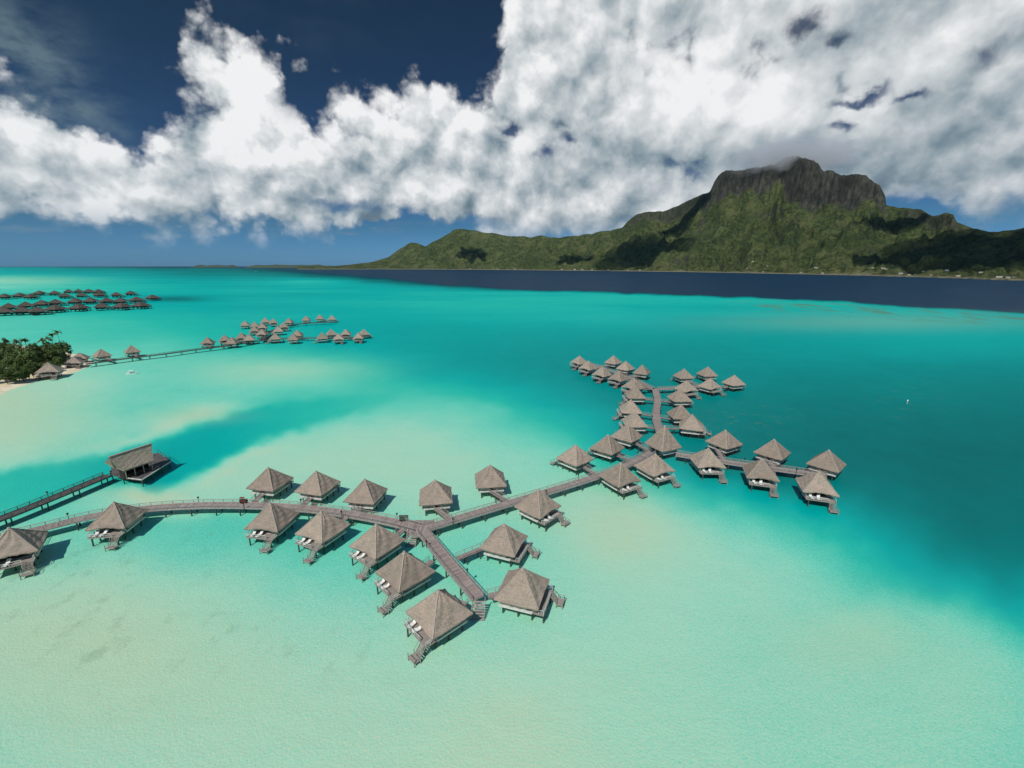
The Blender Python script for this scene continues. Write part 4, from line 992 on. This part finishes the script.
# long thatched hall at the end of the dark jetty
def hall():
    z1 = 9.5
    pL, pR = gp(106, 458, z1), gp(151.5, 443.5, z1); c = (pL + pR) / 2; d = (pR - pL); L = d.length; ang = math.atan2(d.y, d.x); c.z = 0
    t = empty('thatched_hall', c, ang); tag(t, 'long thatched hall with a single ridge at the end of the dark jetty', 'hall')
    h = L / 2; mb = MB(); n = 16; m = 8
    Mi = (Matrix.Translation(c) @ Matrix.Rotation(ang, 4, 'Z')).inverted()
    def loc(x, y, z): return Mi @ gp(x, y, z)
    def quadgrid(A, B_, C, D_, off):
        for i in range(n):
            for k in range(m):
                def P(s, r):
                    a = A.lerp(B_, s); b = D_.lerp(C, s); p = a.lerp(b, r); p.z -= .30 * math.sin(math.pi * r) ; j = .06 * math.sin(s * 77 + r * 23); return p + Vector((0, 0, j))
                s0, s1, r0, r1 = i / n, (i + 1) / n, k / m, (k + 1) / m
                mb.face([P(s0, r0), P(s1, r0), P(s1, r1), P(s0, r1)], 0, [(s0 * L + off, r0 * 6), (s1 * L + off, r0 * 6), (s1 * L + off, r1 * 6), (s0 * L + off, r1 * 6)])
    a, b, e = loc(124, 470.5, 5.3), loc(153.3, 460.5, 5.3), loc(104.5, 462, 5.6)
    a2, b2 = Vector((a.x, -a.y, a.z)), Vector((b.x + 2.5, -b.y, b.z)); cR = Vector((h, 0, z1)); cL = Vector((-h + .6, 0, z1))
    quadgrid(a, b, cR, cL, 0); quadgrid(b2, a2, cL, cR, 40); quadgrid(e, a, cL, cL, 80); quadgrid(a2, e, cL, cL, 90)
    lo = Vector((0, 0, -.3)); ring = [a, b, b2, a2, e]
    for p, q in zip(ring, ring[1:] + ring[:1]): mb.face([p, q, q + lo, p + lo], 0, [(0, 0), (3, 0), (3, .4), (0, .4)])
    mb.face([p + lo for p in ring], 0)
    r = part('roof', mb, M_thatch, t)
    q = MB(); q.bar((-h + .6, 0, z1 + .02), (h, 0, z1 + .02), .55, .25); part('ridge_cap', q, M_ridge, r)
    yi = abs(a.y) - 1.2
    q = MB(); q.box(a.x + .6, b.x - .8, -yi, -yi + .2, 2.3, 3.3); q.box(a.x + .6, b.x - .8, yi - .2, yi, 2.3, 5.0); q.box(a.x + .4, a.x + .6, -yi, yi, 2.3, 5.0); part('wall', q, M_dark, t)
    q = MB(); q.face([(b.x - .7, -yi, 2.3), (b.x - .7, yi, 2.3), (b.x - .7, yi, 5.0), (b.x - .7, 0, 7.6), (b.x - .7, -yi, 5.0)]); part('gable_wall', q, M_dark, t)
    D_ = [loc(x, y, 2.25) for x, y in ((110, 473.5), (122, 477.5), (142, 480), (171, 461.5), (158, 452.5), (112, 464))]; q = MB(); q.face(D_[:], 0); dn = Vector((0, 0, -.35)); q.face([p + dn for p in D_][::-1])
    for p, w in zip(D_, D_[1:] + D_[:1]): q.face([p, p + dn, w + dn, w])
    me_ = q.mesh('deck'); bmm = bmesh.new(); bmm.from_mesh(me_); bmesh.ops.recalc_face_normals(bmm, faces=bmm.faces); bmm.to_mesh(me_); bmm.free(); part('deck', me_, M_djetty, t)
    q = MB()
    for p, w in ((D_[1], D_[2]), (D_[2], D_[3])): q.bar(p + Vector((0, 0, .06)), w + Vector((0, 0, .06)), .22, .2)
    part('edge_beam', q, M_white, t)
    q = MB()
    for p, w in ((D_[3], D_[4]), (D_[2].lerp(D_[3], .45), D_[3])):
        q.bar(p + Vector((0, 0, 1.0)), w + Vector((0, 0, 1.0)), .1)
        for k in range(6): z_ = p.lerp(w, k / 5); q.bar(z_ + Vector((0, 0, .16)), z_ + Vector((0, 0, 1.0)), .1)
    part('railing', q, M_gdark, t); cen = sum(D_, Vector()) / 6
    for p in D_ + [D_[2].lerp(D_[3], .35), D_[2].lerp(D_[3], .7), D_[0].lerp(D_[4], .5), D_[1].lerp(D_[4], .4)]:
        w = p.lerp(cen, .06); o = part('stilt', pile_me, M_pile, t); o.location = (w.x, w.y, .1)
    for k in range(4): w = (a + Vector((.4, .4, 0))).lerp(b + Vector((-.4, .4, 0)), k / 3); q = MB(); q.bar((w.x, w.y, 2.3), (w.x, w.y, 5.2), .18); part('post', q, M_rail, t)
hall()

# ---------------------------------------------------------------- boats, buoys
def boat(px, py, L, ang, label):
    t = empty('motor_boat', gp(px, py), ang); tag(t, label, 'boat')
    mb = MB(); secs = []
    for s, w, zb in ((-1, .8, -.1), (-.5, .95, -.15), (0, 1, -.15), (.5, .75, -.1), (.85, .35, .1), (1, .04, .35)):
        x = s * L / 2; w *= L * .16; zt = .75 + .25 * max(0, s); secs.append([Vector((x, -w, zt)), Vector((x, -w * .7, zb)), Vector((x, w * .7, zb)), Vector((x, w, zt))])
    for A, B_ in zip(secs, secs[1:]):
        for k in range(3): mb.face([A[k], B_[k], B_[k + 1], A[k + 1]])
        mb.face([A[3] - Vector((0, 0, .15)), B_[3] - Vector((0, 0, .15)), B_[0] - Vector((0, 0, .15)), A[0] - Vector((0, 0, .15))])
    mb.face(secs[0]); part('hull', mb, M_cush, t)
    q = MB(); q.box(-L * .15, L * .12, -L * .1, L * .1, .7, 1.0); part('console', q, M_glass, t)
    q = MB(); q.box(-L * .25, L * .15, -L * .13, L * .13, 2.0, 2.08)
    for x in (-L * .23, L * .13):
        for y in (-L * .12, L * .12): q.bar((x, y, .7), (x, y, 2.0), .06)
    part('canopy', q, M_cush, t)
boat(132, 374, 5.5, R(15), 'small white boat moored on the shallows right of the beach huts')
boat(256, 271.5, 34, R(170), 'tiny white boat out on the dark lagoon near the horizon')
def buoy(px, py, h, label):
    t = empty('channel_marker', gp(px, py)); tag(t, label, 'channel marker'); q = MB(); q.cyl((0, 0, -2), (0, 0, h), .09, .07, 6); part('pole', q, M_cush, t)
    q = MB(); q.cyl((0, 0, h - .1), (0, 0, h + .5), .32, .12, 8); part('topmark', q, M_cush, t)
buoy(907, 404, 1.5, 'thin white marker pole standing in deep teal water on the right')
buoy(70, 387, 1.2, 'short marker pole in the shallows off the beach')

# ---------------------------------------------------------------- village at the foot of the mountain
def house_mesh(w, d, h, roof):
    t = empty('village_house', (0, 0, 0)); q = MB(); q.box(-w / 2, w / 2, -d / 2, d / 2, -3, h); part('wall', q, M_house, t)
    q = MB(); e = 1.0; z = h; zr = h + d * .28
    A = [(-w / 2 - e, -d / 2 - e, z), (w / 2 + e, -d / 2 - e, z), (w / 2 + e, d / 2 + e, z), (-w / 2 - e, d / 2 + e, z), (-w / 2 - e, 0, zr), (w / 2 + e, 0, zr)]
    for f in ((0, 1, 5, 4), (2, 3, 4, 5), (0, 4, 3), (1, 2, 5), (0, 3, 2, 1)): q.face([A[k] for k in f])
    part('roof', q, roof, t)
    q = MB(); q.box(-w * .3, -w * .1, -d / 2 - .08, -d / 2, 1.2, 2.6); q.box(w * .1, w * .3, -d / 2 - .08, -d / 2, 1.2, 2.6); part('window', q, M_glass, t)
    return t
hp = [house_mesh(20, 12, 4.5, M_hroof), house_mesh(15, 11, 4.5, M_hred), house_mesh(28, 14, 6, M_hroof)]
spots = [(470,0,0),(498,0,0),(515,0,2),(562,0,0),(575,0,2),(583,0,0),(592,0,0),(609,0,0),(628,0,1),(640,1,0),(748,0,0),(752,1,0),(764,0,1),(768,1,1),(803,0,0),(811,1,0),(817,1,2),(824,0,0),(874,1,0),(877,2,0),(884,1,2),(889,1,2),(893,2,0),(903,0,2),(912,0,0),(918,1,0),(926,1,0),(935,0,1),(949,1,0),(962,0,0),(984,1,0),(1003,0,2),(1012,0,0),(1018,1,0)]
pxs_, az_, DD, ZZ, tt_ = MT
hu = set()
for i, (x, lv, k) in enumerate(spots):
    j = int(np.argmin(abs(pxs_ - x))); ti = int(np.argmin(abs(tt_ - (.03 + .075 * lv + random.uniform(0, .02)))))
    o = hp[k] if k not in hu else copy_tree(hp[k]); hu.add(k)
    D = DD[ti, j]; o.location = (D * math.sin(az_[j]), D * math.cos(az_[j]), ZZ[ti, j] + 1); o.rotation_euler = (0, 0, random.uniform(-.6, .6) - az_[j])
    s = .66 if x > 700 else .9; o.scale = (s, s, s)
    tag(o, f'{["white gabled house","red roofed house","long white building"][k]}, {ords[i]} from the left of the village below the mountain', 'house', 'houses along the foot of the mountain')

# ---------------------------------------------------------------- clouds overhead (outside the frame): they shade parts of the mountain and lagoon
def cloud_f(n, b, o):
    b.inputs['Base Color'].default_value = (.85, .85, .85, 1)
    tr = n.n('ShaderNodeBsdfTransparent'); mx = n.n('ShaderNodeMixShader'); mx.inputs[0].default_value = .38
    n.nt.links.new(tr.outputs[0], mx.inputs[1]); n.nt.links.new(b.outputs[0], mx.inputs[2]); n.nt.links.new(mx.outputs[0], o.inputs['Surface'])
M_cloud = material('cumulus', cloud_f, 1)
def cloud_over(target, rx, ry, h, seed, lobes=16):
    rd = random.Random(seed); off = sdir * ((h - target.z) / sdir.z); c = target + off
    bm = bmesh.new()
    for k in range(lobes):
        a = rd.uniform(0, 6.28); q = rd.uniform(0, 1) ** .5; s = rd.uniform(.22, .48)
        m = Matrix.Translation((math.cos(a) * rx * q * .75, math.sin(a) * ry * q * .75, rd.uniform(0, .25) * min(rx, ry))) @ Matrix.Diagonal((rx * s, ry * s, min(rx, ry) * s * .7, 1))
        bmesh.ops.create_icosphere(bm, subdivisions=4, radius=1, matrix=m)
    bm.normal_update(); me = bpy.data.meshes.new('cloud'); bm.to_mesh(me); bm.free(); nv = len(me.vertices)
    co = np.empty(nv * 3, np.float32); me.vertices.foreach_get('co', co); co = co.reshape(-1, 3)
    no = np.empty(nv * 3, np.float32); me.vertices.foreach_get('normal', no); no = no.reshape(-1, 3)
    p = co / (min(rx, ry) * .16); k = fbm(p[:, 0] + p[:, 2] * .7, p[:, 1] - p[:, 2] * .5, 4, seed) - .5
    me.vertices.foreach_set('co', (co + no * (k * min(rx, ry) * .28)[:, None]).astype(np.float32).ravel()); me.update(); o = mesh_obj('cloud', me, M_cloud); o.location = c; return o
def on_mt(x, t):
    j = int(np.argmin(abs(pxs_ - x))); ti = int(np.argmin(abs(tt_ - t))); D = DD[ti, j]; return Vector((D * math.sin(az_[j]), D * math.cos(az_[j]), ZZ[ti, j]))
CL = [(on_mt(635, .35), 560, 620, 3000, 5), (on_mt(950, .65), 560, 420, 2500, 7), (on_mt(575, .4), 260, 340, 3000, 8), (on_mt(680, .8), 300, 220, 2700, 12), (on_mt(470, .5), 260, 400, 3000, 13), (on_mt(1010, .5), 420, 300, 2400, 14), (on_mt(880, .8), 240, 160, 2500, 15)]
for i, c in enumerate(CL):
    o = cloud_over(*c); tag(o, f'{ords[i]} cumulus cloud drifting above the picture', 'cloud', 'cumulus clouds overhead')

# cloud cap on the summit: a real bank of mist round the peak
def cap_f(nm):
    m = bpy.data.materials.new(nm); m.use_nodes = True; nt = m.node_tree; nt.nodes.clear(); n = NT(nt)
    v = n.n('ShaderNodeVolumePrincipled'); v.inputs['Color'].default_value = (.97, .98, 1, 1); v.inputs['Anisotropy'].default_value = .2
    p = n.n('ShaderNodeTexCoord').outputs['Object']
    L = n.n('ShaderNodeVectorMath', operation='LENGTH'); n.put(L.inputs[0], p)
    a = n.noise(p, 2.2, 5, .6)
    dn = n.step(n.m('SUBTRACT', n.m('SUBTRACT', 1.0, L.outputs['Value']), n.m('MULTIPLY', a, .9)), -.15, .45)
    n.put(v.inputs['Density'], n.m('MULTIPLY', dn, .026))
    o = n.n('ShaderNodeOutputMaterial'); nt.links.new(v.outputs[0], o.inputs['Volume']); return m
bm = bmesh.new(); bmesh.ops.create_icosphere(bm, subdivisions=3, radius=1); me = bpy.data.meshes.new('summit_mist'); bm.to_mesh(me); bm.free()
cap = mesh_obj('summit_mist', me, cap_f('mist'))
pk = on_mt(780, 1.0); a_, e_ = azel(782, 158); cap.location = (pk.x, pk.y, pk.z - 10); cap.scale = (900, 420, 250); cap.rotation_euler = (0, 0, -a_)
tag(cap, 'grey mist wrapping the flat rocky summit', 'mist', None, 'stuff')

# the air itself
def haze_box():
    bm = bmesh.new(); bmesh.ops.create_cube(bm, size=1); me = bpy.data.meshes.new('haze'); bm.to_mesh(me); bm.free()
    m = bpy.data.materials.new('haze'); m.use_nodes = True; nt = m.node_tree; nt.nodes.clear()
    v = nt.nodes.new('ShaderNodeVolumePrincipled'); v.inputs['Density'].default_value = 0.5e-5; v.inputs['Color'].default_value = (.62, .84, 1, 1); v.inputs['Anisotropy'].default_value = .2
    o_ = nt.nodes.new('ShaderNodeOutputMaterial'); nt.links.new(v.outputs[0], o_.inputs['Volume'])
    o = mesh_obj('haze', me, m); o.scale = (51000, 51000, 4300); o.location = (0, 0, 4300 / 2 - 25); tag(o, kind='stuff')
haze_box()
